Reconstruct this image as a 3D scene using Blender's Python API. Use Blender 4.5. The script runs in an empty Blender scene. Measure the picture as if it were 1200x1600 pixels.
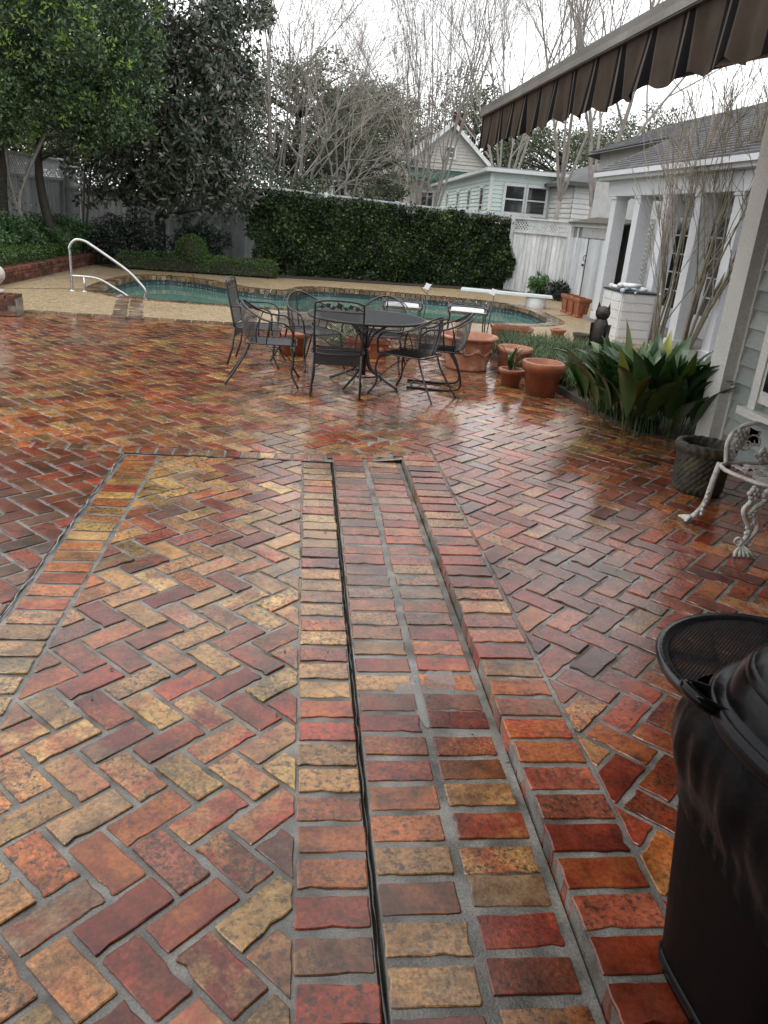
import bpy, bmesh, math, random
import numpy as np
from mathutils import Vector, Matrix
from mathutils.geometry import tessellate_polygon

random.seed(7); RNG = np.random.default_rng(7)
S = bpy.context.scene
COL = S.collection
PI = math.pi

# ------------------------------------------------------------------ camera
EYE = 1.75
cam_d = bpy.data.cameras.new("camera"); cam = bpy.data.objects.new("camera", cam_d); COL.objects.link(cam)
RIGHT = Vector((0.99263213, -0.09263361, 0.07810555))
DOWN = Vector((0.03911344, -0.3651308, -0.9301342))
FWD = Vector((0.11468043, 0.92633607, -0.35881734))
mw = Matrix.Identity(4)
for i in range(3):
    mw[i][0] = RIGHT[i]; mw[i][1] = -DOWN[i]; mw[i][2] = -FWD[i]
mw[2][3] = EYE
cam.matrix_world = mw
cam_d.sensor_fit = 'VERTICAL'; cam_d.sensor_height = 36.0; cam_d.sensor_width = 27.0
cam_d.lens = 27.0; cam_d.clip_end = 800; cam_d.clip_start = 0.05
S.camera = cam

# ------------------------------------------------------------------ sky, sun, exposure
SUN_EL, SUN_AZ = math.radians(60), math.radians(-105)
w = bpy.data.worlds.new("World"); S.world = w; w.use_nodes = True
nt = w.node_tree; nt.nodes.clear()
out = nt.nodes.new('ShaderNodeOutputWorld'); bg = nt.nodes.new('ShaderNodeBackground')
sky = nt.nodes.new('ShaderNodeTexSky'); sky.sky_type = 'NISHITA'; sky.sun_disc = False
sky.sun_elevation = SUN_EL; sky.sun_rotation = SUN_AZ; sky.air_density = 1.2; sky.dust_density = 4.0
tc = nt.nodes.new('ShaderNodeTexCoord'); mp = nt.nodes.new('ShaderNodeMapping'); mp.inputs['Scale'].default_value = (1, 1, 2.2)
nz = nt.nodes.new('ShaderNodeTexNoise'); nz.inputs['Scale'].default_value = 1.7; nz.inputs['Detail'].default_value = 5
rp = nt.nodes.new('ShaderNodeValToRGB')
rp.color_ramp.elements[0].position = .25; rp.color_ramp.elements[0].color = (9.0, 9.15, 9.4, 1)
rp.color_ramp.elements[1].position = .75; rp.color_ramp.elements[1].color = (11.3, 11.35, 11.5, 1)
mx = nt.nodes.new('ShaderNodeMix'); mx.data_type = 'RGBA'; mx.inputs['Factor'].default_value = .88
nt.links.new(tc.outputs['Generated'], mp.inputs['Vector']); nt.links.new(mp.outputs[0], nz.inputs['Vector'])
nt.links.new(nz.outputs['Fac'], rp.inputs['Fac'])
nt.links.new(sky.outputs[0], mx.inputs['A']); nt.links.new(rp.outputs[0], mx.inputs['B'])
nt.links.new(mx.outputs['Result'], bg.inputs['Color']); bg.inputs['Strength'].default_value = .1
nt.links.new(bg.outputs[0], out.inputs[0])
sd = bpy.data.lights.new("sun", 'SUN'); sd.energy = .6; sd.angle = math.radians(25); sd.color = (1, .97, .93)
so = bpy.data.objects.new("sun", sd); COL.objects.link(so)
so.rotation_euler = Vector((-math.sin(SUN_AZ) * math.cos(SUN_EL), -math.cos(SUN_AZ) * math.cos(SUN_EL), -math.sin(SUN_EL))).to_track_quat('-Z', 'Y').to_euler()
S.view_settings.view_transform = 'Standard'; S.view_settings.look = 'None'
S.view_settings.exposure = 0.95; S.view_settings.gamma = 1.0; S.view_settings.use_curve_mapping = False
S.cycles.max_bounces = 6; S.cycles.diffuse_bounces = 3; S.cycles.glossy_bounces = 3; S.cycles.transmission_bounces = 4
S.cycles.use_denoising = True

# ------------------------------------------------------------------ helpers
def link(o, parent=None):
    COL.objects.link(o)
    if parent is not None: o.parent = parent
    return o
def tag(o, label=None, cat=None, group=None, kind=None):
    if label: o['label'] = label
    if cat: o['category'] = cat
    if group: o['group'] = group
    if kind: o['kind'] = kind
    return o
def thing(name, label, cat, loc=(0, 0, 0), rz=0, group=None):
    o = bpy.data.objects.new(name, None); o.empty_display_size = .1
    link(o); o.location = loc; o.rotation_euler = (0, 0, rz)
    return tag(o, label, cat, group)
def copy_tree(o, parent=None):
    c = o.copy(); COL.objects.link(c); c.parent = parent
    for ch in list(o.children): copy_tree(ch, c)
    return c
def inst(name, me, loc, rot=(0, 0, 0), parent=None, scale=None):
    o = bpy.data.objects.new(name, me); link(o, parent); o.location = loc; o.rotation_euler = rot
    if scale: o.scale = scale
    return o
def np_mesh(name, V, F, mat, smooth=False):
    V = np.asarray(V, np.float32).reshape(-1, 3); F = np.asarray(F, np.int32)
    k = F.shape[1]; me = bpy.data.meshes.new(name)
    me.vertices.add(len(V)); me.vertices.foreach_set('co', V.ravel())
    me.loops.add(F.size); me.loops.foreach_set('vertex_index', F.ravel())
    me.polygons.add(len(F)); me.polygons.foreach_set('loop_start', np.arange(0, F.size, k, dtype=np.int32))
    me.polygons.foreach_set('loop_total', np.full(len(F), k, np.int32))
    if smooth: me.polygons.foreach_set('use_smooth', np.ones(len(F), bool))
    me.update(calc_edges=True); me.materials.append(mat); return me
class MB:
    def __init__(s): s.v = []; s.f = []; s.sm = []
    def add(s, vs, fs, smooth=False):
        b = len(s.v); s.v += [tuple(v) for v in vs]
        s.f += [tuple(i + b for i in f) for f in fs]; s.sm += [smooth] * len(fs); return s
    def box(s, x0, x1, y0, y1, z0, z1, m=None):
        vs = [Vector(p) for p in ((x0,y0,z0),(x1,y0,z0),(x1,y1,z0),(x0,y1,z0),(x0,y0,z1),(x1,y0,z1),(x1,y1,z1),(x0,y1,z1))]
        if m is not None: vs = [m @ v for v in vs]
        return s.add(vs, [(3,2,1,0),(4,5,6,7),(0,1,5,4),(1,2,6,5),(2,3,7,6),(3,0,4,7)])
    def beam(s, a, b, wx, wz, up=(0, 0, 1)):
        a = Vector(a); b = Vector(b); d = (b - a); L = d.length; d.normalize()
        u = Vector(up); sx = d.cross(u)
        if sx.length < 1e-5: sx = Vector((1, 0, 0))
        sx.normalize(); u = sx.cross(d)
        m = Matrix(((sx.x, d.x, u.x, a.x), (sx.y, d.y, u.y, a.y), (sx.z, d.z, u.z, a.z), (0, 0, 0, 1)))
        return s.box(-wx/2, wx/2, 0, L, -wz/2, wz/2, m)
    def tube(s, pts, r, n=6, caps=True, closed=False):
        pts = [Vector(p) for p in pts]; N = len(pts)
        rs = r if isinstance(r, (list, tuple)) else [r] * N
        vs = []; prev = None
        for i, p in enumerate(pts):
            if closed: d = pts[(i+1) % N] - pts[i-1]
            else: d = pts[min(i+1, N-1)] - pts[max(i-1, 0)]
            if d.length < 1e-9: d = Vector((0, 0, 1))
            d.normalize()
            if prev is None:
                a = Vector((0, 0, 1)) if abs(d.z) < .9 else Vector((1, 0, 0))
                x = d.cross(a).normalized()
            else:
                x = prev - d * prev.dot(d)
                x = x.normalized() if x.length > 1e-6 else d.orthogonal().normalized()
            prev = x; y = d.cross(x)
            for k in range(n):
                t = 2*PI*k/n; vs.append(p + (x*math.cos(t) + y*math.sin(t)) * rs[i])
        fs = []
        for i in range(N if closed else N-1):
            j = (i+1) % N
            for k in range(n):
                l = (k+1) % n; fs.append((i*n+k, i*n+l, j*n+l, j*n+k))
        if caps and not closed:
            fs.append(tuple(reversed(range(n)))); fs.append(tuple(range((N-1)*n, N*n)))
        return s.add(vs, fs, n > 4)
    def lathe(s, prof, n=28, c=(0, 0, 0), jit=0, sx=1, sy=1):
        vs = []; fs = []
        for (r, z) in prof:
            for k in range(n):
                t = 2*PI*k/n; q = r * (1 + (random.uniform(-jit, jit) if jit else 0))
                vs.append((c[0] + q*math.cos(t)*sx, c[1] + q*math.sin(t)*sy, c[2] + z + (random.uniform(-jit, jit)*.1 if jit else 0)))
        for i in range(len(prof)-1):
            for k in range(n):
                l = (k+1) % n; fs.append((i*n+k, i*n+l, (i+1)*n+l, (i+1)*n+k))
        return s.add(vs, fs, True)
    def grid(s, fn, nu, nv, smooth=True, flip=False):
        vs = [fn(i/nu, j/nv) for j in range(nv+1) for i in range(nu+1)]
        W = nu+1; fs = []
        for j in range(nv):
            for i in range(nu):
                q = (j*W+i, j*W+i+1, (j+1)*W+i+1, (j+1)*W+i); fs.append(q[::-1] if flip else q)
        return s.add(vs, fs, smooth)
    def poly(s, pts, z0, z1):
        n = len(pts)
        vs = [(p[0], p[1], z0) for p in pts] + [(p[0], p[1], z1) for p in pts]
        tris = tessellate_polygon([[Vector((p[0], p[1], 0)) for p in pts]])
        fs = []
        for t in tris:
            a, b, c = (Vector((pts[i][0], pts[i][1])) for i in t)
            if (b-a).cross(c-a) < 0: t = (t[0], t[2], t[1])
            fs.append(tuple(i+n for i in t)); fs.append(tuple(reversed(t)))
        ar = sum(pts[i][0]*pts[(i+1) % n][1] - pts[(i+1) % n][0]*pts[i][1] for i in range(n))
        for i in range(n):
            j = (i+1) % n
            q = (i, j, n+j, n+i); fs.append(q if ar > 0 else q[::-1])
        return s.add(vs, fs)
    def ball(s, c, r, n=10, m=7, sx=1, sy=1, sz=1):
        return s.lathe([(max(1e-4, r*math.sin(PI*i/m)), -r*sz*math.cos(PI*i/m)) for i in range(m+1)], n, c, 0, sx, sy)
    def mesh(s, name, mat):
        me = bpy.data.meshes.new(name); me.from_pydata(s.v, [], s.f)
        me.polygons.foreach_set('use_smooth', s.sm); me.materials.append(mat); me.update(); return me
    def build(s, name, mat, parent=None, loc=(0, 0, 0), rot=(0, 0, 0)):
        return inst(name, s.mesh(name, mat), loc, rot, parent)

def smooth(t): t = max(0, min(1, t)); return t*t*(3-2*t)
def crom(P, n=8, closed=False):
    P = [Vector(p) for p in P]; N = len(P); o = []
    for i in range(N if closed else N-1):
        g = (lambda k: P[k % N]) if closed else (lambda k: P[max(0, min(N-1, k))])
        a, b, c, d = g(i-1), g(i), g(i+1), g(i+2)
        for k in range(n):
            t = k/n
            o.append(.5*((2*b) + (c-a)*t + (2*a-5*b+4*c-d)*t*t + (3*b-a-3*c+d)*t**3))
    if not closed: o.append(P[-1])
    return o
def proj(p):
    c = Vector(p) - Vector((0, 0, EYE)); z = c.dot(FWD)
    if z < .05: return None
    return (600 + 1200*c.dot(RIGHT)/z, 800 + 1200*c.dot(DOWN)/z, z)

# ------------------------------------------------------------------ materials
def nodes(name):
    m = bpy.data.materials.new(name); m.use_nodes = True; t = m.node_tree
    return m, t, t.nodes['Principled BSDF']
def N(t, typ, **kw):
    n = t.nodes.new('ShaderNode' + typ)
    for k, v in kw.items():
        if k in n.inputs: n.inputs[k].default_value = v
        else: setattr(n, k, v)
    return n
def ramp(t, fac, stops, interp='LINEAR'):
    r = t.nodes.new('ShaderNodeValToRGB'); cr = r.color_ramp; cr.interpolation = interp
    while len(cr.elements) < len(stops): cr.elements.new(.5)
    for e, (p, c) in zip(cr.elements, stops):
        e.position = p; e.color = (c, c, c, 1) if isinstance(c, (int, float)) else (*c, 1)
    if fac is not None: t.links.new(fac, r.inputs['Fac'])
    return r
def mixc(t, a, b, f, mode='MIX'):
    n = t.nodes.new('ShaderNodeMix'); n.data_type = 'RGBA'; n.blend_type = mode
    for key, val in (('A', a), ('B', b), ('Factor', f)):
        if hasattr(val, 'is_linked') or hasattr(val, 'links'): t.links.new(val, n.inputs[key])
        elif key == 'Factor': n.inputs[key].default_value = val
        else: n.inputs[key].default_value = (*val, 1)
    return n.outputs['Result']
def math_(t, op, a, b=0.0):
    n = t.nodes.new('ShaderNodeMath'); n.operation = op
    for i, v in enumerate((a, b)):
        if isinstance(v, (int, float)): n.inputs[i].default_value = v
        else: t.links.new(v, n.inputs[i])
    return n.outputs[0]
def mat(name, c1, c2=None, scale=6, rough=.6, rvar=.12, bump=.15, bscale=40, metal=0, spec=.5, rand=None, streak=None, dirt=None, coat=0):
    """generic weathered surface: two-tone noise, fine grain, optional random-per-object/island tone, vertical streaks, dirt patches"""
    m, t, b = nodes(name); c2 = c2 or tuple(x*.7 for x in c1)
    tc = N(t, 'TexCoord'); co = tc.outputs['Object']
    if rand:
        rn = N(t, 'ObjectInfo').outputs['Random'] if rand == 'object' else N(t, 'NewGeometry').outputs['Random Per Island']
        off = t.nodes.new('ShaderNodeVectorMath'); off.operation = 'ADD'
        t.links.new(co, off.inputs[0]); t.links.new(math_(t, 'MULTIPLY', rn, 40), off.inputs[1]); co = off.outputs[0]
    n1 = N(t, 'TexNoise', Scale=scale, Detail=5.0, Roughness=.6); t.links.new(co, n1.inputs['Vector'])
    r1 = ramp(t, n1.outputs['Fac'], [(.3, c2), (.7, c1)]); col = r1.outputs[0]
    n2 = N(t, 'TexNoise', Scale=bscale, Detail=4.0); t.links.new(co, n2.inputs['Vector'])
    col = mixc(t, col, ramp(t, n2.outputs['Fac'], [(.3, .72), (.7, 1.12)]).outputs[0], .6, 'MULTIPLY')
    if rand:
        col = mixc(t, col, ramp(t, math_(t, 'FRACT', math_(t, 'MULTIPLY', rn, 7.31)), [(0, .72), (1, 1.15)]).outputs[0], 1.0, 'MULTIPLY')
    if streak:
        mp = N(t, 'Mapping'); mp.inputs['Scale'].default_value = (9, 9, .7); t.links.new(co, mp.inputs['Vector'])
        ns = N(t, 'TexNoise', Scale=streak[1], Detail=4.0); t.links.new(mp.outputs[0], ns.inputs['Vector'])
        col = mixc(t, col, streak[0], math_(t, 'MULTIPLY', ramp(t, ns.outputs['Fac'], [(.45, 0.0), (.72, 1.0)]).outputs[0], streak[2]))
    if dirt:
        nd = N(t, 'TexNoise', Scale=dirt[1], Detail=8.0, Roughness=.7); t.links.new(co, nd.inputs['Vector'])
        col = mixc(t, col, dirt[0], math_(t, 'MULTIPLY', ramp(t, nd.outputs['Fac'], [(.5, 0.0), (.68, 1.0)]).outputs[0], dirt[2]))
    t.links.new(col, b.inputs['Base Color'])
    rr = ramp(t, n1.outputs['Fac'], [(.3, max(.02, rough-rvar)), (.7, min(1, rough+rvar))]); t.links.new(rr.outputs[0], b.inputs['Roughness'])
    if bump:
        bn = N(t, 'Bump', Strength=bump, Distance=.01); t.links.new(n2.outputs['Fac'], bn.inputs['Height']); t.links.new(bn.outputs[0], b.inputs['Normal'])
    b.inputs['Metallic'].default_value = metal; b.inputs['Specular IOR Level'].default_value = spec
    b.inputs['Coat Weight'].default_value = coat; b.inputs['Coat Roughness'].default_value = .08
    return m
def brick_mat(name, island, palette, wet=1.0):
    m, t, b = nodes(name)
    rn = N(t, 'NewGeometry').outputs['Random Per Island'] if island else N(t, 'ObjectInfo').outputs['Random']
    tc = N(t, 'TexCoord'); off = t.nodes.new('ShaderNodeVectorMath'); off.operation = 'ADD'
    t.links.new(tc.outputs['Object'], off.inputs[0]); t.links.new(math_(t, 'MULTIPLY', rn, 57.0), off.inputs[1]); co = off.outputs[0]
    n = len(palette); st = [(i/n, c) for i, c in enumerate(palette)]
    ca = ramp(t, rn, st, 'CONSTANT').outputs[0]
    cb = ramp(t, math_(t, 'FRACT', math_(t, 'ADD', math_(t, 'MULTIPLY', rn, 3.7), .31)), st, 'CONSTANT').outputs[0]
    n1 = N(t, 'TexNoise', Scale=9.0, Detail=4.0, Roughness=.6); t.links.new(co, n1.inputs['Vector'])
    col = mixc(t, ca, cb, math_(t, 'MULTIPLY', ramp(t, n1.outputs['Fac'], [(.42, 0.0), (.62, 1.0)]).outputs[0], .7))
    val = ramp(t, math_(t, 'FRACT', math_(t, 'MULTIPLY', rn, 17.3)), [(0, .62), (1, 1.2)]).outputs[0]
    col = mixc(t, col, val, 1.0, 'MULTIPLY')
    n2 = N(t, 'TexNoise', Scale=75.0, Detail=6.0, Roughness=.7); t.links.new(co, n2.inputs['Vector'])
    col = mixc(t, col, ramp(t, n2.outputs['Fac'], [(.34, .28), (.64, 1.42)]).outputs[0], ramp(t, math_(t, 'FRACT', math_(t, 'MULTIPLY', rn, 11.7)), [(0, .25), (1, 1.0)]).outputs[0], 'MULTIPLY')
    # dark pits and speckles put in as colour: only some bricks carry many of them
    n3 = N(t, 'TexNoise', Scale=42.0, Detail=10.0, Roughness=.78); t.links.new(co, n3.inputs['Vector'])
    amt = ramp(t, math_(t, 'FRACT', math_(t, 'MULTIPLY', rn, 5.9)), [(0, .15), (.35, .45), (.7, .8), (1, 1.0)]).outputs[0]
    sp = math_(t, 'MULTIPLY', ramp(t, n3.outputs['Fac'], [(.51, 0.0), (.58, 1.0)]).outputs[0], amt)
    col = mixc(t, col, (.035, .028, .022), sp)
    # broad grime across the paving
    geo = N(t, 'NewGeometry'); n4 = N(t, 'TexNoise', Scale=.9, Detail=5.0); t.links.new(geo.outputs['Position'], n4.inputs['Vector'])
    col = mixc(t, col, (.085, .065, .045), math_(t, 'MULTIPLY', ramp(t, n4.outputs['Fac'], [(.47, 0.0), (.7, 1.0)]).outputs[0], .45))
    n7 = N(t, 'TexNoise', Scale=3.3, Detail=8.0, Roughness=.72); t.links.new(geo.outputs['Position'], n7.inputs['Vector'])
    col = mixc(t, col, ramp(t, n7.outputs['Fac'], [(.36, .3), (.57, 1.15)]).outputs[0], .9, 'MULTIPLY')
    t.links.new(col, b.inputs['Base Color'])
    n5 = N(t, 'TexNoise', Scale=5.0, Detail=4.0); t.links.new(geo.outputs['Position'], n5.inputs['Vector'])
    t.links.new(ramp(t, n5.outputs['Fac'], [(.35, .08 if wet else .5), (.65, .26 if wet else .75)]).outputs[0], b.inputs['Roughness'])
    bm1 = N(t, 'Bump', Strength=.5, Distance=.003); t.links.new(n2.outputs['Fac'], bm1.inputs['Height'])
    n6 = N(t, 'TexNoise', Scale=22.0, Detail=3.0); t.links.new(co, n6.inputs['Vector'])
    bm2 = N(t, 'Bump', Strength=.3, Distance=.006); t.links.new(n6.outputs['Fac'], bm2.inputs['Height']); t.links.new(bm1.outputs[0], bm2.inputs['Normal'])
    t.links.new(bm2.outputs[0], b.inputs['Normal'])
    b.inputs['Specular IOR Level'].default_value = .1 if wet else .2
    if wet:   # film of rain water
        b.inputs['Coat Weight'].default_value = 1.0; b.inputs['Coat Roughness'].default_value = .045; b.inputs['Coat IOR'].default_value = 1.42
        bm3 = N(t, 'Bump', Strength=.2, Distance=.003); t.links.new(n2.outputs['Fac'], bm3.inputs['Height']); t.links.new(bm3.outputs[0], b.inputs['Coat Normal'])
    return m
RED, DRED, ORG, TAN, YEL, BRN, PNK, GRY = (.28,.046,.018), (.16,.024,.012), (.38,.112,.027), (.39,.2,.07), (.46,.285,.09), (.15,.055,.025), (.33,.092,.047), (.25,.155,.08)
PAL1 = [RED, TAN, ORG, TAN, YEL, DRED, BRN, TAN, ORG, RED, GRY, YEL, PNK, RED, TAN]
PAL2 = [RED, PNK, DRED, RED, ORG, BRN, RED, ORG, TAN, DRED, PNK]
PAL3 = [RED, ORG, PNK, TAN, RED, TAN, PNK, GRY, ORG, TAN, BRN, GRY, ORG, PNK, YEL]
PAL4 = [BRN, DRED, RED, BRN, (.1,.06,.045), BRN, DRED, RED]
PALY = [YEL, TAN, ORG, YEL, RED, TAN, YEL, ORG]
B_PANEL, B_RIGHT, B_FAR, B_LEFT, B_EDGE = (brick_mat('brick_' + n, 0, p) for n, p in zip(('panel', 'raised', 'main', 'side', 'edge'), (PAL1, PAL2, PAL3, PAL4, PALY)))
B_RIGHT_I, B_FAR_I, B_LEFT_I = (brick_mat('brick_field_' + n, 1, p) for n, p in zip(('raised', 'main', 'side'), (PAL2, PAL3, PAL4)))
B_WALL = brick_mat('brick_wall', 0, [(.2,.075,.05), (.16,.055,.04), (.22,.09,.06), (.15,.07,.05)], 0)
def mortar_mat():
    m, t, b = nodes('wet_mortar'); geo = N(t, 'NewGeometry'); P = geo.outputs['Position']
    n1 = N(t, 'TexNoise', Scale=7.0, Detail=6.0); t.links.new(P, n1.inputs['Vector'])
    n2 = N(t, 'TexNoise', Scale=160.0, Detail=4.0); t.links.new(P, n2.inputs['Vector'])
    c = ramp(t, n1.outputs['Fac'], [(.3, (.045, .04, .03)), (.6, (.19, .18, .16)), (.8, (.3, .285, .25))]).outputs[0]
    c = mixc(t, c, ramp(t, n2.outputs['Fac'], [(.3, .55), (.7, 1.25)]).outputs[0], .8, 'MULTIPLY')
    t.links.new(c, b.inputs['Base Color'])
    n3 = N(t, 'TexNoise', Scale=2.1, Detail=3.0); t.links.new(P, n3.inputs['Vector'])
    pud = ramp(t, n3.outputs['Fac'], [(.52, .38), (.6, .05)]).outputs[0]; t.links.new(pud, b.inputs['Roughness'])
    bm = N(t, 'Bump', Distance=.004); t.links.new(n2.outputs['Fac'], bm.inputs['Height'])
    t.links.new(ramp(t, n3.outputs['Fac'], [(.52, .5), (.6, .02)]).outputs[0], bm.inputs['Strength']); t.links.new(bm.outputs[0], b.inputs['Normal'])
    return m
MORTAR = mortar_mat()
def pebble_mat():
    m, t, b = nodes('exposed_aggregate'); geo = N(t, 'NewGeometry'); P = geo.outputs['Position']
    v = N(t, 'TexVoronoi', Scale=42.0); t.links.new(P, v.inputs['Vector'])
    sp = N(t, 'SeparateColor'); t.links.new(v.outputs['Color'], sp.inputs[0])
    c = ramp(t, sp.outputs[0], [(0, (.2,.135,.07)), (.35, (.36,.26,.14)), (.7, (.47,.36,.21)), (1, (.56,.47,.33))]).outputs[0]
    c = mixc(t, c, ramp(t, v.outputs['Distance'], [(.25, 1.0), (.7, .45)]).outputs[0], .8, 'MULTIPLY')
    n = N(t, 'TexNoise', Scale=.8, Detail=6.0); t.links.new(P, n.inputs['Vector'])
    c = mixc(t, c, (.2, .13, .065), math_(t, 'MULTIPLY', ramp(t, n.outputs['Fac'], [(.45, 0.0), (.7, 1.0)]).outputs[0], .5))
    t.links.new(c, b.inputs['Base Color'])
    t.links.new(ramp(t, n.outputs['Fac'], [(.35, .3), (.65, .6)]).outputs[0], b.inputs['Roughness'])
    bm = N(t, 'Bump', Strength=.6, Distance=.008); bm.invert = True; t.links.new(v.outputs['Distance'], bm.inputs['Height']); t.links.new(bm.outputs[0], b.inputs['Normal'])
    return m
PEBBLE = pebble_mat()
def water_mat():
    m, t, b = nodes('pool_water'); b.inputs['Base Color'].default_value = (.022, .16, .115, 1)
    b.inputs['Roughness'].default_value = .03; b.inputs['IOR'].default_value = 1.33
    geo = N(t, 'NewGeometry'); n = N(t, 'TexNoise', Scale=2.5, Detail=3.0); t.links.new(geo.outputs['Position'], n.inputs['Vector'])
    bm = N(t, 'Bump', Strength=.025, Distance=.05); t.links.new(n.outputs['Fac'], bm.inputs['Height']); t.links.new(bm.outputs[0], b.inputs['Normal'])
    n2 = N(t, 'TexNoise', Scale=.5, Detail=3.0); t.links.new(geo.outputs['Position'], n2.inputs['Vector'])
    t.links.new(ramp(t, n2.outputs['Fac'], [(.3, (.08,.175,.145)), (.7, (.105,.215,.18))]).outputs[0], b.inputs['Base Color'])
    return m
def leaf_mat(name, stops, rough=.35, spec=.5, trans=0):
    m, t, b = nodes(name); rn = N(t, 'NewGeometry').outputs['Random Per Island']
    c = ramp(t, rn, stops).outputs[0]
    geo = N(t, 'NewGeometry'); n = N(t, 'TexNoise', Scale=1.3, Detail=3.0); t.links.new(geo.outputs['Position'], n.inputs['Vector'])
    c = mixc(t, c, ramp(t, n.outputs['Fac'], [(.32, .45), (.68, 1.5)]).outputs[0], .85, 'MULTIPLY')
    t.links.new(c, b.inputs['Base Color']); b.inputs['Roughness'].default_value = rough; b.inputs['Specular IOR Level'].default_value = spec
    if trans:
        tr = N(t, 'BsdfTranslucent'); t.links.new(c, tr.inputs['Color']); ms = N(t, 'MixShader'); ms.inputs[0].default_value = trans
        o = t.nodes['Material Output']; t.links.new(b.outputs[0], ms.inputs[1]); t.links.new(tr.outputs[0], ms.inputs[2]); t.links.new(ms.outputs[0], o.inputs[0])
    return m
L_EVER = leaf_mat('evergreen_leaf', [(0, (.03,.06,.03)), (.5, (.06,.11,.05)), (.86, (.1,.16,.065)), (.94, (.18,.26,.05)), (1, (.28,.38,.07))], .28, .6, .2)
L_MAGN = leaf_mat('magnolia_leaf', [(0, (.028,.046,.028)), (.45, (.06,.085,.054)), (.7, (.095,.108,.076)), (.85, (.115,.098,.074)), (1, (.18,.16,.13))], .3, .7)
L_IVY = leaf_mat('ivy_leaf', [(0, (.016,.03,.015)), (.6, (.035,.06,.024)), (.9, (.06,.085,.03)), (1, (.15,.17,.04))], .42, .3)
L_BOX = leaf_mat('boxwood_leaf', [(0, (.03,.065,.016)), (.6, (.055,.11,.024)), (1, (.11,.18,.04))], .4, .4, .15)
L_SHRUB = leaf_mat('shrub_leaf', [(0, (.03,.075,.025)), (.6, (.05,.11,.035)), (1, (.08,.16,.045))], .38, .5, .15)
L_DARK = leaf_mat('azalea_leaf', [(0, (.012,.02,.014)), (.6, (.025,.036,.024)), (1, (.06,.075,.055))], .35, .5)
L_OAK = leaf_mat('oak_leaf', [(0, (.06,.075,.045)), (.6, (.11,.13,.08)), (1, (.19,.2,.13))], .6, .3, .15)
L_LIME = leaf_mat('lime_leaf', [(0, (.1,.18,.03)), (1, (.22,.34,.06))], .5, .3, .3)
L_GRASS = leaf_mat('mondo_leaf', [(0, (.018,.04,.012)), (.6, (.04,.07,.022)), (1, (.12,.14,.07))], .5, .2)
BARK_D = mat('dark_bark', (.055,.045,.035), (.03,.026,.02), 12, .75, .1, .6, 50)
BARK_G = mat('grey_bark', (.31,.28,.25), (.18,.16,.14), 9, .7, .1, .5, 60)
BARK_P = mat('pale_twig_bark', (.34,.3,.25), (.2,.17,.14), 9, .7, .1, .3, 60)
BARK_M = mat('myrtle_bark', (.2,.17,.11), (.1,.085,.06), 7, .6, .1, .4, 60)
WHITE = mat('white_paint', (.72,.73,.73), (.6,.61,.62), 3, .45, .1, .05, 60, dirt=((.3,.3,.28), 2.5, .35))
FENCE = mat('weathered_white_fence', (.7,.72,.73), (.55,.57,.58), 3, .65, .1, .2, 50, rand='object', streak=((.17,.165,.15), 1.2, .55))
LATT = mat('white_lattice', (.6,.61,.62), (.42,.43,.44), 4, .6, .1, .1, 50)
SIDING = mat('grey_green_siding', (.3,.33,.305), (.25,.28,.26), 2, .5, .1, .06, 50, rand='object')
TRIM = mat('cream_trim', (.62,.61,.57), (.54,.53,.49), 2, .5, .1, .06, 50)
IRON = mat('black_wrought_iron', (.022,.022,.024), (.012,.012,.013), 30, .4, .1, .2, 120, 0, .6)
TERRA = mat('terracotta', (.4,.155,.08), (.26,.095,.052), 6, .6, .12, .15, 70, dirt=((.48,.37,.3), 6, .65), streak=((.12,.065,.04), 1.0, .4))
TERRA2 = mat('wet_orange_terracotta', (.36,.115,.045), (.22,.065,.028), 5, .4, .12, .12, 70, dirt=((.3,.2,.14), 7, .5), streak=((.1,.05,.03), 1.0, .4))
SOIL = mat('potting_soil', (.05,.036,.025), (.025,.018,.013), 12, .8, .1, .8, 60)
CAST = mat('old_white_cast_iron', (.62,.61,.58), (.4,.38,.34), 14, .5, .12, .4, 70, dirt=((.09,.075,.055), 9, .8))
STEEL = mat('brushed_steel', (.62,.62,.62), (.5,.5,.5), 9, .28, .06, .02, 90, 1.0)
STONE = mat('mossy_dark_stone', (.05,.043,.03), (.022,.019,.014), 9, .7, .12, .9, 28, dirt=((.12,.115,.03), 6, .6))
GLASSD = mat('dark_window_glass', (.02,.024,.026), (.012,.014,.016), 2, .08, .03, 0, 10, 0, .8)
BLACKP = mat('black_plastic', (.004,.004,.005), (.003,.003,.003), 5, .2, .06, .05, 60, 0, .16)
# ------------------------------------------------------------------ ground and paving
gout = [Vector(p) for p in ((-300,-60,0), (300,-60,0), (300,540,0), (-300,540,0))]; ghole = [Vector(p) for p in ((-4.3,14.2,0), (-4.3,19.4,0), (5.4,19.4,0), (5.4,14.2,0))]
gp = gout + ghole; fs = []
for t in tessellate_polygon([gout, ghole]):
    a, b, c = (gp[i] for i in t); fs.append(t if (b-a).cross(c-a).z > 0 else (t[0], t[2], t[1]))
tag(MB().add([(p.x, p.y, -.06) for p in gp], fs).build('ground', mat('garden_soil', (.09,.075,.05), (.05,.045,.03), .6, .85, .1, .5, 9)), kind='structure')

LP, WP = .25, .125                       # brick pitch
def z_far(x, y): return .01 + .07*smooth((x-.25)/.9)*(1-smooth((y-5.6)/3.0))
def z_panel(x, y): return 0.0
def z_chan(x, y): return .022
def z_right(x, y): return .085
def z_left(x, y): return .01

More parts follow.
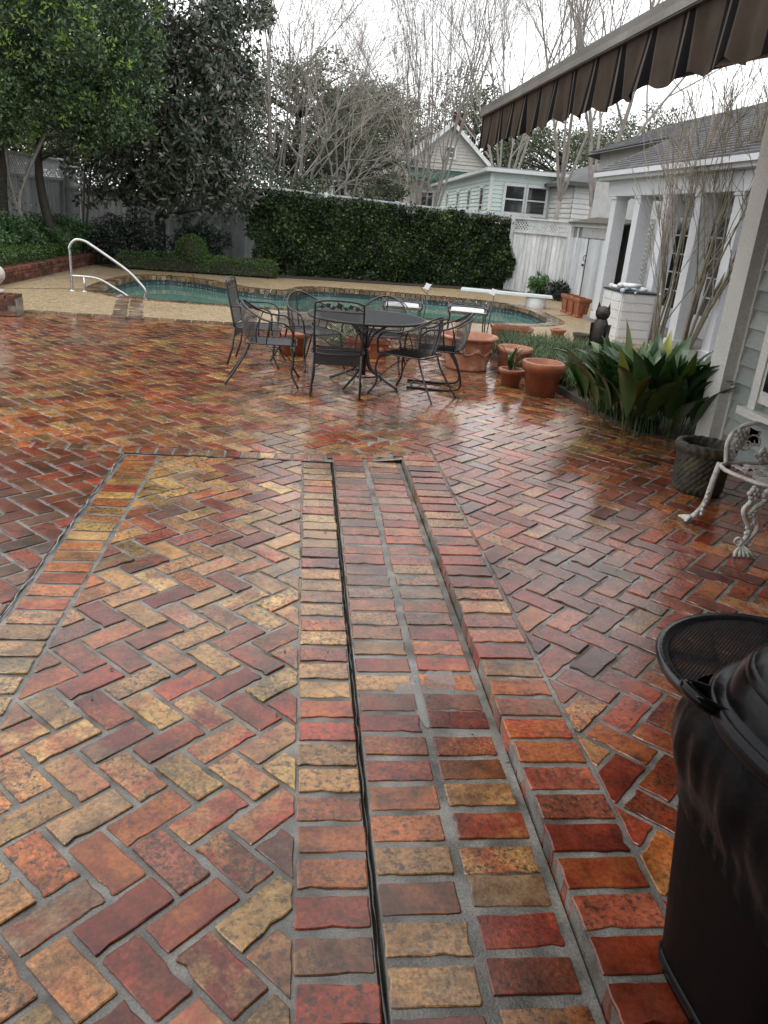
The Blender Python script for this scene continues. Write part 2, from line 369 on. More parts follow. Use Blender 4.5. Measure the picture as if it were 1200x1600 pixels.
def clip(poly, region):
    for i in range(len(region)):
        a = region[i]; b = region[(i+1) % len(region)]; o = []
        side = lambda p: (b[0]-a[0])*(p[1]-a[1]) - (b[1]-a[1])*(p[0]-a[0])
        for k in range(len(poly)):
            p, q = poly[k], poly[(k+1) % len(poly)]; sp, sq = side(p), side(q)
            if sp >= 0: o.append(p)
            if (sp >= 0) != (sq >= 0):
                t = sp/(sp-sq); o.append((p[0]+(q[0]-p[0])*t, p[1]+(q[1]-p[1])*t))
        poly = o
        if len(poly) < 3: return []
    return poly
def area(p): return .5*abs(sum(p[i][0]*p[(i+1) % len(p)][1] - p[(i+1) % len(p)][0]*p[i][1] for i in range(len(p))))
def worn(poly, rnd, rough=.0022, corner=.008, step=.034):
    """rounded, chipped outline of one old brick"""
    n = len(poly); o = []
    for i in range(n):
        a = Vector(poly[i-1]); b = Vector(poly[i]); c = Vector(poly[(i+1) % n])
        d1 = (a-b); d2 = (c-b); k = corner*rnd.uniform(.5, 1.5)
        p1 = b + d1.normalized()*min(k, d1.length*.3); p2 = b + d2.normalized()*min(k*rnd.uniform(.6, 1.4), d2.length*.3)
        o += [p1, (p1+p2)*.5*.45 + b*.55, p2] if step < 1 else [p1, p2]
        L = (c-b).length; m = int(L/step)
        for j in range(1, m):
            q = b + d2*(j/m); nrm = Vector((d2.y, -d2.x)).normalized()
            o.append(q + nrm*(rnd.uniform(-rough*1.1, rough*.5) - (rnd.uniform(.003, .009) if rnd.random() < .06 else 0)))
    return [(p.x + rnd.uniform(-rough, rough)*.35, p.y + rnd.uniform(-rough, rough)*.35) for p in o]
def brick_geo(poly, depth, rnd, inset=.004, drop=.0022):
    c = Vector((sum(p[0] for p in poly)/len(poly), sum(p[1] for p in poly)/len(poly)))
    n = len(poly); vs = []
    for p in poly:
        d = c - Vector(p); L = d.length; q = Vector(p) + d*(inset/max(L, .02)); vs.append((q.x, q.y, 0))
    vs += [(p[0], p[1], -drop) for p in poly] + [(p[0]*1.0, p[1]*1.0, -depth) for p in poly]
    fs = [tuple(range(n))]
    for r in (0, 1):
        for i in range(n):
            j = (i+1) % n; fs.append((r*n+i, (r+1)*n+i, (r+1)*n+j, r*n+j))
    return vs, fs
rb = random.Random(3)
def rect(L, W): return [(-L/2, -W/2), (L/2, -W/2), (L/2, W/2), (-L/2, W/2)]
def variants(material, n=14, L=.235, W=.109, depth=.07, **k):
    o = []
    for i in range(n):
        p = worn(rect(L*rb.uniform(.965, 1.0), W*rb.uniform(.94, 1.02)), rb, **k)
        v, f = brick_geo(p, depth, rb); o.append(MB().add(v, f).mesh('brick', material))
    return o
def put(me, x, y, z, a, parent, tilt=.016):
    return inst('brick', me, (x, y, z + rb.uniform(-.003, .002)), (rb.uniform(-tilt, tilt), rb.uniform(-tilt, tilt), a + rb.uniform(-.02, .02)), parent)
def herring(region, shift=(0, 0)):
    """45-degree herringbone: list of (cx, cy, angle)"""
    xs = [p[0] for p in region]; ys = [p[1] for p in region]
    c = math.cos(-PI/4); s = math.sin(-PI/4); o = []
    R = int((max(max(xs)-min(xs), max(ys)-min(ys))*1.6)/WP) + 4
    ox, oy = (min(xs)+max(xs))/2, (min(ys)+max(ys))/2
    ox, oy = ox + shift[0], oy + shift[1]
    for i in range(-R, R):
        for j in range(-R, R):
            k = (i-j) % 4
            if k == 0: gx, gy, a = (i+1)*WP, (j+.5)*WP, 0
            elif k == 3: gx, gy, a = (i+.5)*WP, (j+1)*WP, PI/2
            else: continue
            x = ox + gx*c - gy*s; y = oy + gx*s + gy*c
            if min(xs)-.3 < x < max(xs)+.3 and min(ys)-.3 < y < max(ys)+.3: o.append((x, y, a - PI/4))
    return o
def quad_of(x, y, a, L=.235, W=.109):
    c, s = math.cos(a), math.sin(a); return [(x+px*c-py*s, y+px*s+py*c) for px, py in rect(L, W)]
def lay(name, region, zf, material, island, cap=300, shift=(0, 0), mort=True, prio=None):
    """one paved section: mortar bed (setting) with its bricks as children; the largest in view singly, the rest joined"""
    mb = MB(); xs = [p[0] for p in region]; ys = [p[1] for p in region]
    nx = max(1, int((max(xs)-min(xs))/.25)); ny = max(1, int((max(ys)-min(ys))/.25))
    for i in range(nx):
        for j in range(ny):
            cell = [(min(xs)+(max(xs)-min(xs))*(i+a)/nx, min(ys)+(max(ys)-min(ys))*(j+b)/ny) for a, b in ((0,0),(1,0),(1,1),(0,1))]
            q = clip(cell, region)
            if len(q) >= 3: mb.add([(p[0], p[1], zf(*p)-.0065) for p in q], [tuple(range(len(q)))])
    bed = mb.build(name, MORTAR); tag(bed, kind='structure')
    var = variants(material); single = []; rest = MB()
    items = []
    for (x, y, a) in herring(region, shift):
        q = quad_of(x, y, a); cq = clip(q, region)
        if len(cq) < 3 or area(cq) < .0018: continue
        full = abs(area(cq)-area(q)) < 1e-5
        pr = proj((x, y, zf(x, y)))
        vis = pr is not None and -40 < pr[0] < 1240 and pr[1] < 1650
        items.append((0 if vis else 1, math.hypot(x, y), x, y, a, cq, full))
    items.sort()
    for k, (v, d, x, y, a, cq, full) in enumerate(items):
        if k < cap and not v:
            if full: put(rb.choice(var), x, y, zf(x, y), a, bed)
            else:
                cx = sum(p[0] for p in cq)/len(cq); cy = sum(p[1] for p in cq)/len(cq)
                pp = worn([(p[0]-cx, p[1]-cy) for p in cq], rb, .003, .008)
                vv, ff = brick_geo(pp, .07, rb)
                put(MB().add(vv, ff).mesh('brick', material), cx, cy, zf(x, y), 0, bed)
        else:
            cx = sum(p[0] for p in cq)/len(cq); cy = sum(p[1] for p in cq)/len(cq)
            th = rb.uniform(-.02, .02); tx, ty = rb.uniform(-.02, .02), rb.uniform(-.02, .02); zz = zf(cx, cy) + rb.uniform(-.003, .002)
            pp = worn([(p[0]-cx, p[1]-cy) for p in cq], rb, .004, .014, 9)
            vv, ff = brick_geo(pp, .03, rb)
            rest.add([(cx+p[0]*math.cos(th)-p[1]*math.sin(th), cy+p[0]*math.sin(th)+p[1]*math.cos(th), zz+p[2]+p[0]*tx+p[1]*ty) for p in vv], ff)
    if rest.v: tag(rest.build('brick_field', island, bed), kind='stuff')
    return bed

XL, XP, XC0, XC1, XC2, XC3 = -1.243, -.985, .035, .262, .78, 1.03
YE = 5.50                                             # far edge of the sunken panel
panel = lay('sunken_brick_panel', [(XP, .75), (XC0, .75), (XC0, YE), (XP, YE)], z_panel, B_PANEL, B_PANEL, shift=(.03, .05))
bm_ = MB()
bm_.add([(XL-.016, .7, -.0065), (XP, .7, -.0065), (XP, YE+.005, -.0065), (XL-.016, YE+.005, -.0065)], [(0, 1, 2, 3)])
bm_.add([(XC0, .7, -.0065), (XC1-.016, .7, -.0065), (XC1-.016, YE, -.0065), (XC0, YE, -.0065)], [(0, 1, 2, 3)])
bm_.build('mortar', MORTAR, panel)
VE = variants(B_EDGE, 8, .222, .109); VP = variants(B_PANEL, 10, .205, .108)
y = .76
while y < YE - .05:
    put(rb.choice(VE), (XL+XP)/2 + rb.uniform(-.004, .004), y, 0, 0, panel, .012)
    put(rb.choice(VP), (XC0+XC1)/2 - .004 + rb.uniform(-.004, .004), y + rb.uniform(-.004, .004), 0, 0, panel, .012); y += .129
chan = MB().add([(XC1+.004, .7, .017), (XC2-.004, .7, .017), (XC2-.004, YE+.12, .017), (XC1+.004, YE+.12, .017),
                 (XC1+.004, .7, -.05), (XC1+.004, YE+.12, -.05)], [(0, 1, 2, 3), (4, 0, 3, 5)]).build('brick_channel', MORTAR)
tag(chan, kind='structure')
VC = variants(brick_mat('brick_channel', 0, [RED, PNK, ORG, DRED, RED, BRN, TAN, RED, GRY, ORG]), 12, .226, .107, .085, rough=.003)
y = .78
while y < YE + .1:
    put(rb.choice(VC), XC1 + .119 + rb.uniform(-.004, .004), y, .022, 0, chan, .014)
    put(rb.choice(VC), XC2 - .145 + rb.uniform(-.006, .006), y + rb.uniform(-.012, .012) + .01, .022, 0, chan, .014); y += .129
# raised patio on the right: edge course plus herringbone
right = lay('raised_brick_patio', [(XC3, .7), (4.1, .7), (4.1, 5.75), (XC3, 5.75)], z_right, B_RIGHT, B_RIGHT_I, 225, shift=(.07, .02))
MB().add([(XC2, .7, .0775), (XC3, .7, .0775), (XC3, YE-.02, .0775), (XC2, YE-.02, .0775), (XC2+.002, .7, -.02), (XC2+.002, YE-.02, -.02)],
         [(0, 1, 2, 3), (4, 0, 3, 5)]).build('mortar', MORTAR, right)
VR = variants(B_RIGHT, 12, .236, .108, .075, rough=.003)
y = .80
while y < YE - .05:
    put(rb.choice(VR), XC2 + .117 + rb.uniform(-.004, .004), y, .085, 0, right, .014); y += .129
# darker patio to the left of the joint
left = lay('side_brick_patio', [(-4.2, 1.2), (XL-.012, 1.2), (XL-.012, 5.5), (-4.2, 5.5)], z_left, B_LEFT, B_LEFT_I, 300, shift=(.03, .0))
pts = [(XL - .004 + .006*math.sin(i*.9) + rb.uniform(-.003, .003), 1.2 + .045*i, .006 + rb.uniform(-.0065, .004)) for i in range(96)]
MB().tube(pts, [rb.choice((.0006, .002, .003, .0045)) for _ in pts], 5).build('joint_strip', mat('grey_joint_sealant', (.4,.4,.39), (.2,.2,.19), 20, .25, .1, .3, 60), left)
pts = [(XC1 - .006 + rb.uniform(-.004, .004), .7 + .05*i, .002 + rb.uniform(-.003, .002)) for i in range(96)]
MB().tube(pts, [rb.choice((.0006, .002, .003, .0045)) for _ in pts], 5).build('joint_strip', mat('black_crack_strip', (.015,.015,.015), (.03,.03,.03), 20, .2, .1, .3, 60), chan)  # black strip stands in for the shade of the open crack
# main patio beyond the header course
FARP = [(-7.5, 5.66), (-7.5, 12.0), (2.9, 12.2), (3.1, 9.0), (3.9, 7.0), (4.1, 5.66)]
main = lay('main_brick_patio', [(-7.5, 5.66), (4.1, 5.66), (3.9, 7.2), (3.0, 9.5), (2.6, 12.25), (-7.5, 11.95)], z_far, B_FAR, B_FAR_I, 210, shift=(.05, .03))
VH = variants(B_FAR, 8, .108, .128, .09); x = -4.1
strip = MB()
for k in range(34): strip.add([(-4.2+k*.25, 5.5, z_far(-4.2+k*.25, 5.5)-.0065), (-3.95+k*.25, 5.5, z_far(-3.95+k*.25, 5.5)-.0065), (-3.95+k*.25, 5.66, z_far(-3.95+k*.25, 5.6)-.0065), (-4.2+k*.25, 5.66, z_far(-4.2+k*.25, 5.6)-.0065)], [(0, 1, 2, 3)])
strip.build('mortar', MORTAR, main); MB().add([(-1.24, 5.499, .004), (.27, 5.499, .004), (.27, 5.499, -.06), (-1.24, 5.499, -.06)], [(0, 3, 2, 1)]).build('joint_face', SOIL, main)
while x < 3.3:
    if not (XC1 < x < XC2): put(rb.choice(VH), x, 5.572, z_far(x, 5.57), 0, main, .015)
    else: put(rb.choice(VH), x, 5.63, z_far(x, 5.6) + .004, 0, main, .015)
    x += .125

# standing rain water: thin level sheets, brick tops poke through them
def puddle_mat():
    m, t, b = nodes('rain_water'); t.nodes.remove(b); o = t.nodes['Material Output']
    fr = N(t, 'Fresnel', IOR=1.33); tr = N(t, 'BsdfTransparent'); gl = N(t, 'BsdfGlossy', Roughness=.02); ms = N(t, 'MixShader')
    tr.inputs['Color'].default_value = (.97, .97, .97, 1)
    df = N(t, 'BsdfDiffuse'); df.inputs['Color'].default_value = (.42, .42, .41, 1); m0 = N(t, 'MixShader'); m0.inputs[0].default_value = .3; t.links.new(tr.outputs[0], m0.inputs[1]); t.links.new(df.outputs[0], m0.inputs[2])
    t.links.new(fr.outputs[0], ms.inputs[0]); t.links.new(m0.outputs[0], ms.inputs[1]); t.links.new(gl.outputs[0], ms.inputs[2]); t.links.new(ms.outputs[0], o.inputs[0]); return m
PUD = puddle_mat()
def puddle(cx, cy, rx, ry, z, seed, lim=None):
    r = random.Random(seed); ph = [r.uniform(0, 6.28) for _ in range(5)]; pts = []
    for k in range(56):
        a = 2*PI*k/56; q = 1 + .22*math.sin(2*a+ph[0]) + .16*math.sin(3*a+ph[1]) + .12*math.sin(5*a+ph[2]) + .09*math.sin(9*a+ph[3]) + .06*math.sin(14*a+ph[4])
        x, y = cx + rx*q*math.cos(a), cy + ry*q*math.sin(a)
        if lim: x = max(lim[0], min(lim[1], x))
        pts.append((x, y))
    m = MB(); m.add([(p[0], p[1], z) for p in pts] + [(cx, cy, z)], [(k, (k+1) % 56, 56) for k in range(56)]); tag(m.build('puddle', PUD), kind='structure')
zr = z_right(0, 0)
puddle(.55, 2.5, .1, .2, .0204, 1, (XC1+.01, XC2-.01)); 
puddle(-.02, 3.62, .06, .1, -.0012, 60)

# ------------------------------------------------------------------ pool deck, pool, water
POOL = [(-3.86,15.5), (-3.5,14.95), (-2.9,14.56), (-1.3,14.4), (1.0,14.42), (3.3,14.5), (4.25,14.62), (4.75,15.0), (5.0,15.5), (5.06,16.6), (5.02,17.4), (4.7,18.2), (3.9,18.65), (2.8,18.9), (1.4,19.04), (.55,19.0), (.13,18.8), (-.05,18.25), (-.25,17.72), (-.65,17.52), (-1.3,17.72), (-1.9,18.3), (-2.47,18.89), (-3.2,19.1), (-3.72,18.6), (-3.9,17.4)]
poly2 = crom([(p[0], p[1], 0) for p in POOL], 4, True)
def offset(P, d):
    o = []; n = len(P)
    for i in range(n):
        t = (P[(i+1) % n]-P[i-1]).normalized(); o.append(P[i] + Vector((t.y, -t.x, 0))*d)   # CCW: right-hand side is outward
    return o
inner, outer = poly2, offset(poly2, .24)
zd = .035
DECK = [(-5.5,11.98), (2.6,12.28), (2.75,11.6), (6.2,11.0), (7.6,15.0), (7.6,20.5), (6.9,23.2), (-1.0,22.2), (-5.5,22.2)]
outl = [Vector((p[0], p[1], 0)) for p in DECK]
tr = tessellate_polygon([outl, outer]); allp = outl + outer
dm = MB(); fs = []
for t in tr:
    a, b, c = (allp[i] for i in t); fs.append(t if (b-a).cross(c-a).z > 0 else (t[0], t[2], t[1]))
dm.add([(p.x, p.y, zd) for p in allp], fs)
nO = len(outl); dm.add([(p.x, p.y, z) for z in (-.4, zd) for p in outl], [(i, (i+1) % nO, nO+(i+1) % nO, nO+i) for i in range(nO)])
deck = tag(dm.build('pool_deck', PEBBLE), kind='structure')
jm = MB()
for a, b in (((5.4,16.6), (7.2,17.2)), ((-.9,20.05), (-.95,21.4)), ((-5.3,14.6), (-4.0,15.4)), ((-2.6,19.3), (-2.75,20.2)), ((3.0,19.1), (3.1,21.2))):
    jm.beam((a[0], a[1], zd+.002), (b[0], b[1], zd+.002), .022, .006)
jm.build('joint', SOIL, deck)
# brick strip that crosses the deck
VD = variants(brick_mat('brick_strip', 0, [(.3,.19,.11), (.26,.16,.09), (.33,.22,.13), (.28,.18,.11)]), 6, .225, .106, .04)
for k in range(19):
    yy = 12.12 + k*.125; xx = -2.62 - k*.024
    for s in (-1, 1): put(rb.choice(VD), xx + s*.119, yy, zd + .003, -.02, deck, .006)
k = 0; xx = -5.4
while xx < 2.5:
    put(rb.choice(VD), xx, 12.03 + (xx+5.5)*.035, zd + .006, .035, deck, .006); xx += .24
# shell with tile band and coping
def tile_mat():
    m, t, b = nodes('waterline_tile'); geo = N(t, 'NewGeometry'); mp = N(t, 'Mapping'); t.links.new(geo.outputs['Position'], mp.inputs['Vector'])
    v = N(t, 'TexVoronoi', Scale=15.0); v.feature = 'F1'; v.inputs['Randomness'].default_value = .35; t.links.new(mp.outputs[0], v.inputs['Vector'])
    t.links.new(ramp(t, v.outputs['Distance'], [(.2, (.26,.29,.28)), (.36, (.05,.07,.075))]).outputs[0], b.inputs['Base Color']); b.inputs['Roughness'].default_value = .15
    return m
n = len(inner); sh = MB()
sh.add([(p.x, p.y, z) for z in (-.85, zd-.05) for p in inner], [(n+i, n+(i+1) % n, (i+1) % n, i) for i in range(n)], True)
shell = tag(sh.build('pool_shell', tile_mat()), kind='structure')
tag(MB().poly([(p.x, p.y) for p in offset(poly2, .01)], -.86, -.155).build('pool_water', water_mat()), kind='structure')
VK = variants(brick_mat('brick_coping', 0, [(.36,.24,.14), (.31,.19,.1), (.38,.27,.16), (.33,.17,.09), (.28,.19,.12)]), 8, .29, .107, .09)
d = [0.0]
for i in range(n): d.append(d[-1] + (inner[(i+1) % n]-inner[i]).length)
tot = d[-1]; cnt = int(tot/.122)
for k in range(cnt):
    s = tot*k/cnt; i = max(j for j in range(n) if d[j] <= s); f = (s-d[i])/max(1e-6, d[i+1]-d[i])
    p = inner[i].lerp(inner[(i+1) % n], f); tdir = (inner[(i+1) % n]-inner[i]).normalized(); nn = Vector((tdir.y, -tdir.x, 0))
    q = p + nn*.11
    put(rb.choice(VK), q.x, q.y, zd + .012, math.atan2(nn.y, nn.x), shell, .008)

# ------------------------------------------------------------------ low brick walls on the left
def brick_wall(name, label, A, B_, thick, courses, h, parent=None, cap=True):
    A = Vector(A); B_ = Vector(B_); L = (B_-A).length; ang = math.atan2(B_.y-A.y, B_.x-A.x)
    t = thing(name, label, 'wall', (A.x, A.y, zd - .02), ang)
    MB().box(.004, L-.004, -thick/2+.012, thick/2-.012, 0, h-.03).build('mortar_core', MORTAR, t)
    me = []
    for i in range(6):
        w_ = MB(); a = [rb.uniform(-.004, .004) for _ in range(6)]
        w_.box(-.108+a[0], .108+a[1], -.05+a[2], .05+a[3], -.03, .03); me.append(w_.mesh('brick', B_WALL))
    for c in range(courses):
        nb = int(L/.228)
        for k in range(nb):
            x = (k+.5 + (.5 if c % 2 else 0))*L/nb
            if x > L-.1: continue
            for s in (-1, 1): inst('brick', rb.choice(me), (x, s*(thick/2-.045), .035 + c*.073), (rb.uniform(-.01, .01), 0, rb.uniform(-.015, .015)), t)
    if cap:
        k = 0; nb = int(L/.118)
        for k in range(nb): inst('brick', rb.choice(me), ((k+.5)*L/nb, 0, courses*.073 + .035), (0, rb.uniform(-.01, .01), PI/2 + rb.uniform(-.02, .02)), t, (thick/.2, 1, 1))
    return t
brick_wall('planter_wall', 'low weathered brick wall edging the raised hedge bed', (-5.62, 14.2), (-5.42, 21.2), .3, 3, .27)
brick_wall('garden_wall', 'short low brick wall end beside the patio corner', (-5.2, 11.72), (-4.02, 11.72), .32, 3, .27)
o = thing('garden_ornament', 'weathered white stone ornament on the short brick wall', 'ornament', (-4.33, 11.68, .315))
MB().lathe([(.02, 0), (.12, 0), (.12, .04), (.07, .06), (.06, .1), (.1, .14), (.15, .2), (.155, .28), (.12, .34), (.06, .39), (.002, .41)], 18).build('body', mat('white_weathered_stone', (.68,.66,.6), (.4,.38,.34), 8, .7, .1, .4, 40), o)
# soil of the raised bed and of the beds by the fence
tag(MB().box(-9.5, -5.6, 13.0, 24.0, -.3, .24).build('raised_bed_soil', SOIL), kind='structure')
tag(MB().poly([(-5.45, 21.15), (-4.7, 20.35), (-.8, 20.75), (-.7, 24.2), (-5.45, 24.2)], .0, .075).build('bed_soil', SOIL), kind='structure')
tag(MB().poly([(-.7, 21.0), (6.2, 21.8), (6.3, 23), (-.7, 22.2)], .0, .06).build('ivy_bed_soil', SOIL), kind='structure')
# ------------------------------------------------------------------ fences, sheds, buildings
def lattice(mb, P, ux, L, z0, z1, pitch=.1, w_=.028, th=.008):
    """crossed diagonal slats filling a length L x (z1-z0) panel"""
    P = Vector((P[0], P[1], 0)); u = Vector((ux[0], ux[1], 0)).normalized(); h = z1-z0; nrm = Vector((u.y, -u.x, 0))
    for sgn in (1, -1):
        k = -h
        while k < L:
            a0, a1 = max(0, k), min(L, k+h)
            if a1-a0 > .02:
                za, zb = ((a0-k), (a1-k))
                if sgn < 0: za, zb = h-za, h-zb
                off = nrm*(.004*sgn)
                mb.beam(P + u*a0 + off + Vector((0, 0, z0+za)), P + u*a1 + off + Vector((0, 0, z0+zb)), th, w_)
            k += pitch
def fence(label, A, B_, h0, h1, zb=.04, lat=.34, bw=.14, group=None, posts=(0, 1), rail=True, lpitch=.1):
    """board fence with a lattice top, each board its own piece"""
    A = Vector((A[0], A[1], 0)); B_ = Vector((B_[0], B_[1], 0)); L = (B_-A).length; u = (B_-A)/L; ang = math.atan2(u.y, u.x)
    t = thing('board_fence', label, 'fence', (A.x, A.y, zb), ang, group)
    nb = max(1, round(L/bw))
    for k in range(nb):
        f = (k+.5)/nb; h = h0 + (h1-h0)*f - lat - zb + rb.uniform(-.006, .006); g = L/nb
        MB().box(-g/2+.003, g/2-.003, -.011, .011, 0, h).build('board', FENCE, t, (f*L, rb.uniform(-.003, .003), 0), (0, rb.uniform(-.004, .004), 0))
    hm = (h0+h1)/2 - zb
    if lat > .05:
        m = MB(); lattice(m, (0, 0), (1, 0), L, hm-lat, hm, lpitch); tag(m.build('lattice', LATT, t), kind='stuff')
        MB().box(0, L, -.03, .03, hm-lat-.03, hm-lat+.03).build('rail', LATT, t, (0, -.025, 0))
    if rail: MB().beam((0, 0, h0-zb), (L, 0, h1-zb), .09, .045).build('top_rail', LATT, t)
    for p in posts: MB().box(-.05, .05, -.05, .05, 0, h0+(h1-h0)*p - zb + .05).build('post', FENCE, t, (p*L, -.035, 0))
    return t
fence('tall grey white fence with fine lattice beside the evergreen trunks', (-7.5, 15.5), (-6.62, 23.3), 2.5, 2.45, .2, .5, lpitch=.09, posts=(0, .35, .6, .8, 1))
fence('grey white board fence with lattice behind the magnolia trunk', (-6.6, 23.35), (-2.25, 23.6), 2.35, 2.05, .07, .38)
fence('short sunlit board fence return between magnolia and ivy', (-2.2, 23.55), (-1.15, 21.95), 2.05, 2.15, .07, .02, posts=(0,))
iv = fence('ivy covered fence with white top rail behind the pool', (-1.15, 21.9), (6.25, 22.75), 2.2, 1.98, .04, .36, posts=(0, .22, .48, .73, 1), bw=.2)
fence('low white board fence with leaning lattice beside the shed', (5.75, 22.4), (6.86, 20.75), 1.98, 1.98, .04, .34)

# shed with double doors
t = thing('garden_shed', 'white lean-to board shed with double doors and lattice vents', 'shed', (6.86, 20.7, .035), math.atan2(-2.75, .2))
WB = mat('shed_board_paint', (.58,.61,.64), (.46,.49,.52), 4, .6, .1, .15, 50, rand='object', streak=((.3,.31,.3), 1.3, .4))
L = 2.75
for k in range(18):
    x = (k+.5)*L/18; MB().box(-L/36+.002, L/36-.002, -.012, .012, 0, 1.58 + rb.uniform(-.004, .004)).build('board', WB, t, (x, rb.uniform(-.002, .002), .0))
MB().box(-.05, .06, -.06, .05, 0, 1.93).build('post', WHITE, t); MB().box(L-.06, L+.05, -.06, .05, 0, 1.93).build('post', WHITE, t)
MB().box(0, L, -.035, .02, 1.84, 1.93).build('lintel', WHITE, t); MB().box(.06, L-.06, .02, .03, 1.56, 1.84).build('vent_backing', mat('vent_shade', (.22,.24,.25)), t)
m = MB(); lattice(m, (.7, -.008), (1, 0), L-.8, 1.6, 1.84, .05, .018); tag(m.build('lattice', LATT, t), kind='stuff')
dr = MB().box(.42, .46, -.03, .0, .02, 1.82).build('door_strip', WHITE, t)
MB().box(1.16, 1.19, -.028, .0, .02, 1.6).build('door_strip', mat('dark_gap', (.05,.05,.05)), t)  # dark strip stands in for the shaded gap between the doors
MB().box(1.06, 1.1, -.06, -.012, .93, .98).build('latch', IRON, t)
MB().tube(crom([(1.12, -.015, 1.05), (1.12, -.06, 1.08), (1.12, -.06, 1.16), (1.12, -.015, 1.19)], 4), .009, 5).build('door_handle', IRON, t)
MB().box(-.05, L+.3, -.12, 1.4, 0, .03, Matrix.Rotation(math.radians(12), 4, 'X')).build('roof', mat('shed_roof_litter', (.12,.11,.09), (.07,.065,.05), 12, .85, .1, .8, 30), t, (0, 0, 1.945))
MB().box(0, .03, .02, 1.3, 0, 1.9).build('side_wall', WB, t, (-.04, 0, 0)); MB().box(0, L, 1.28, 1.3, 0, 2.1).build('rear_wall', WB, t)
m = MB(); lattice(m, (0, 0), (1, 0), .8, .1, 2.0, .1, .03); m.box(-.03, .03, -.03, .03, 0, 2.1); m.box(.77, .83, -.03, .03, 0, 2.1); m.box(-.03, .83, -.03, .03, 2.04, 2.1)
ls = m.build('lattice_screen', LATT, None, (7.25, 17.2, .035), (0, 0, -.12)); tag(ls, 'narrow white lattice screen between the shed and the porch columns', 'screen')

# porch wing with square columns
P = thing('porch_wing', 'pale porch with square white columns, french doors and grey shingle roof', 'house', (5.9, 7.0, 0))
PW = mat('porch_white', (.64,.655,.68), (.56,.575,.6), 2, .5, .1, .04, 60, dirt=((.4,.41,.42), 2, .25))
def pb(name, x0, x1, y0, y1, z0, z1, m=PW, par=P): return MB().box(x0-5.9, x1-5.9, y0-7, y1-7, z0, z1).build(name, m, par)
pb('porch_floor', 5.92, 7.3, 6.8, 16.3, -.04, .12, mat('porch_floor', (.3,.27,.25), (.2,.18,.16)))
for k in range(7):
    y = 15.66 - 1.17*k
    c = pb('column', 5.93, 6.17, y-.12, y+.12, .24, 2.44); pb('column_base', 5.895, 6.205, y-.155, y+.155, .12, .25, PW, c); pb('column_capital', 5.91, 6.19, y-.14, y+.14, 2.4, 2.45, PW, c)
pb('beam', 5.9, 6.2, 6.8, 16.0, 2.45, 2.72); pb('beam', 6.2, 7.2, 15.72, 16.0, 2.45, 2.72)
pb('soffit', 5.78, 7.25, 6.8, 16.25, 2.722, 2.75, mat('soffit_paint', (.5,.5,.47)))
pb('fascia', 5.74, 5.78, 6.8, 16.3, 2.73, 2.87); pb('gutter', 5.66, 5.738, 6.8, 16.3, 2.79, 2.87)
pb('end_fascia', 5.74, 7.2, 16.26, 16.3, 2.735, 2.865)
pb('wall_core', 7.2, 9.8, 6.8, 16.0, .0, 2.72, mat('wall_core', (.4,.42,.42)))
sm = MB()
for k in range(22):
    z = .12 + k*.118; sm.add([(7.175-5.9, -.2, z), (7.197-5.9, -.2, z+.118), (7.197-5.9, 9.0, z+.118), (7.175-5.9, 9.0, z), (7.2-5.9, -.2, z), (7.2-5.9, 9.0, z)], [(0, 1, 2, 3)[::-1], (4, 0, 3, 5)[::-1]])
tag(sm.build('siding', mat('porch_siding', (.5,.54,.54), (.43,.47,.47), 2, .5), P), kind='stuff')
for yc in (15.0, 13.72, 12.42, 11.1, 9.9):
    f = pb('french_door', 7.12, 7.17, yc-.46, yc+.46, .13, 2.25, PW)
    pb('door_casing', 7.1, 7.16, yc-.58, yc-.46, .125, 2.36, PW, f); pb('door_casing', 7.1, 7.16, yc+.46, yc+.58, .125, 2.36, PW, f); pb('door_casing', 7.098, 7.158, yc-.6, yc+.6, 2.25, 2.4, PW, f)
    for s in (-1, 1):
        for r in range(5):
            for q in (0, 1):
                ya = yc + s*.23 - .17 + q*.175; pb('pane', 7.108, 7.121, ya, ya+.155, .52 + r*.335, .52 + r*.335 + .305, GLASSD, f)
# roof with shingle courses
SH = mat('charcoal_shingle', (.14,.14,.145), (.075,.075,.08), 3, .75, .1, .5, 40, rand='island')
sh = MB(); x0, z0, x1, z1 = 5.68, 2.87, 8.35, 4.25; NC = 22
for k in range(NC):
    a, b = k/NC, (k+1)/NC
    xa, za, xb, zb = x0+(x1-x0)*a, z0+(z1-z0)*a, x0+(x1-x0)*b, z0+(z1-z0)*b
    yfar = 16.3 if xa < 7.2 else 21.6 - (xa-7.2)*1.9
    y = 6.8 - rb.uniform(0, .3)
    while y < yfar:
        ye = min(yfar, y + rb.uniform(.24, .36)); lift = .03 + rb.uniform(0, .008)
        sh.add([(xa-5.9, y-7, za+lift), (xa-5.9, ye-.004-7, za+lift), (xb-5.9, ye-.004-7, zb+.012), (xb-5.9, y-7, zb+.012), (xa-5.9, y-7, za), (xa-5.9, ye-7, za)], [(0, 3, 2, 1), (4, 0, 1, 5)]); y = ye
tag(sh.build('shingles', SH, P), kind='stuff')
MB().add([(x0-5.9, -.2, z0-.02), (x0-5.9, 9.3, z0-.02), (x1-5.9, 12.2, z1-.02), (x1-5.9, -.2, z1-.02), (10.9-5.9, 9.3, z0), (10.9-5.9, -.2, z0), (7.2-5.9, 9.3, 3.63), (7.2-5.9, 14.6, 3.63), (10.9-5.9, 14.6, z0)],
         [(0, 3, 2, 7, 6, 1), (3, 5, 4, 8, 2), (2, 8, 7)]).build('roof_deck', SH, P)
pb('rear_wall', 7.5, 9.8, 16.0, 21.3, -.05, 3.72, mat('rear_wall', (.55,.56,.55)))

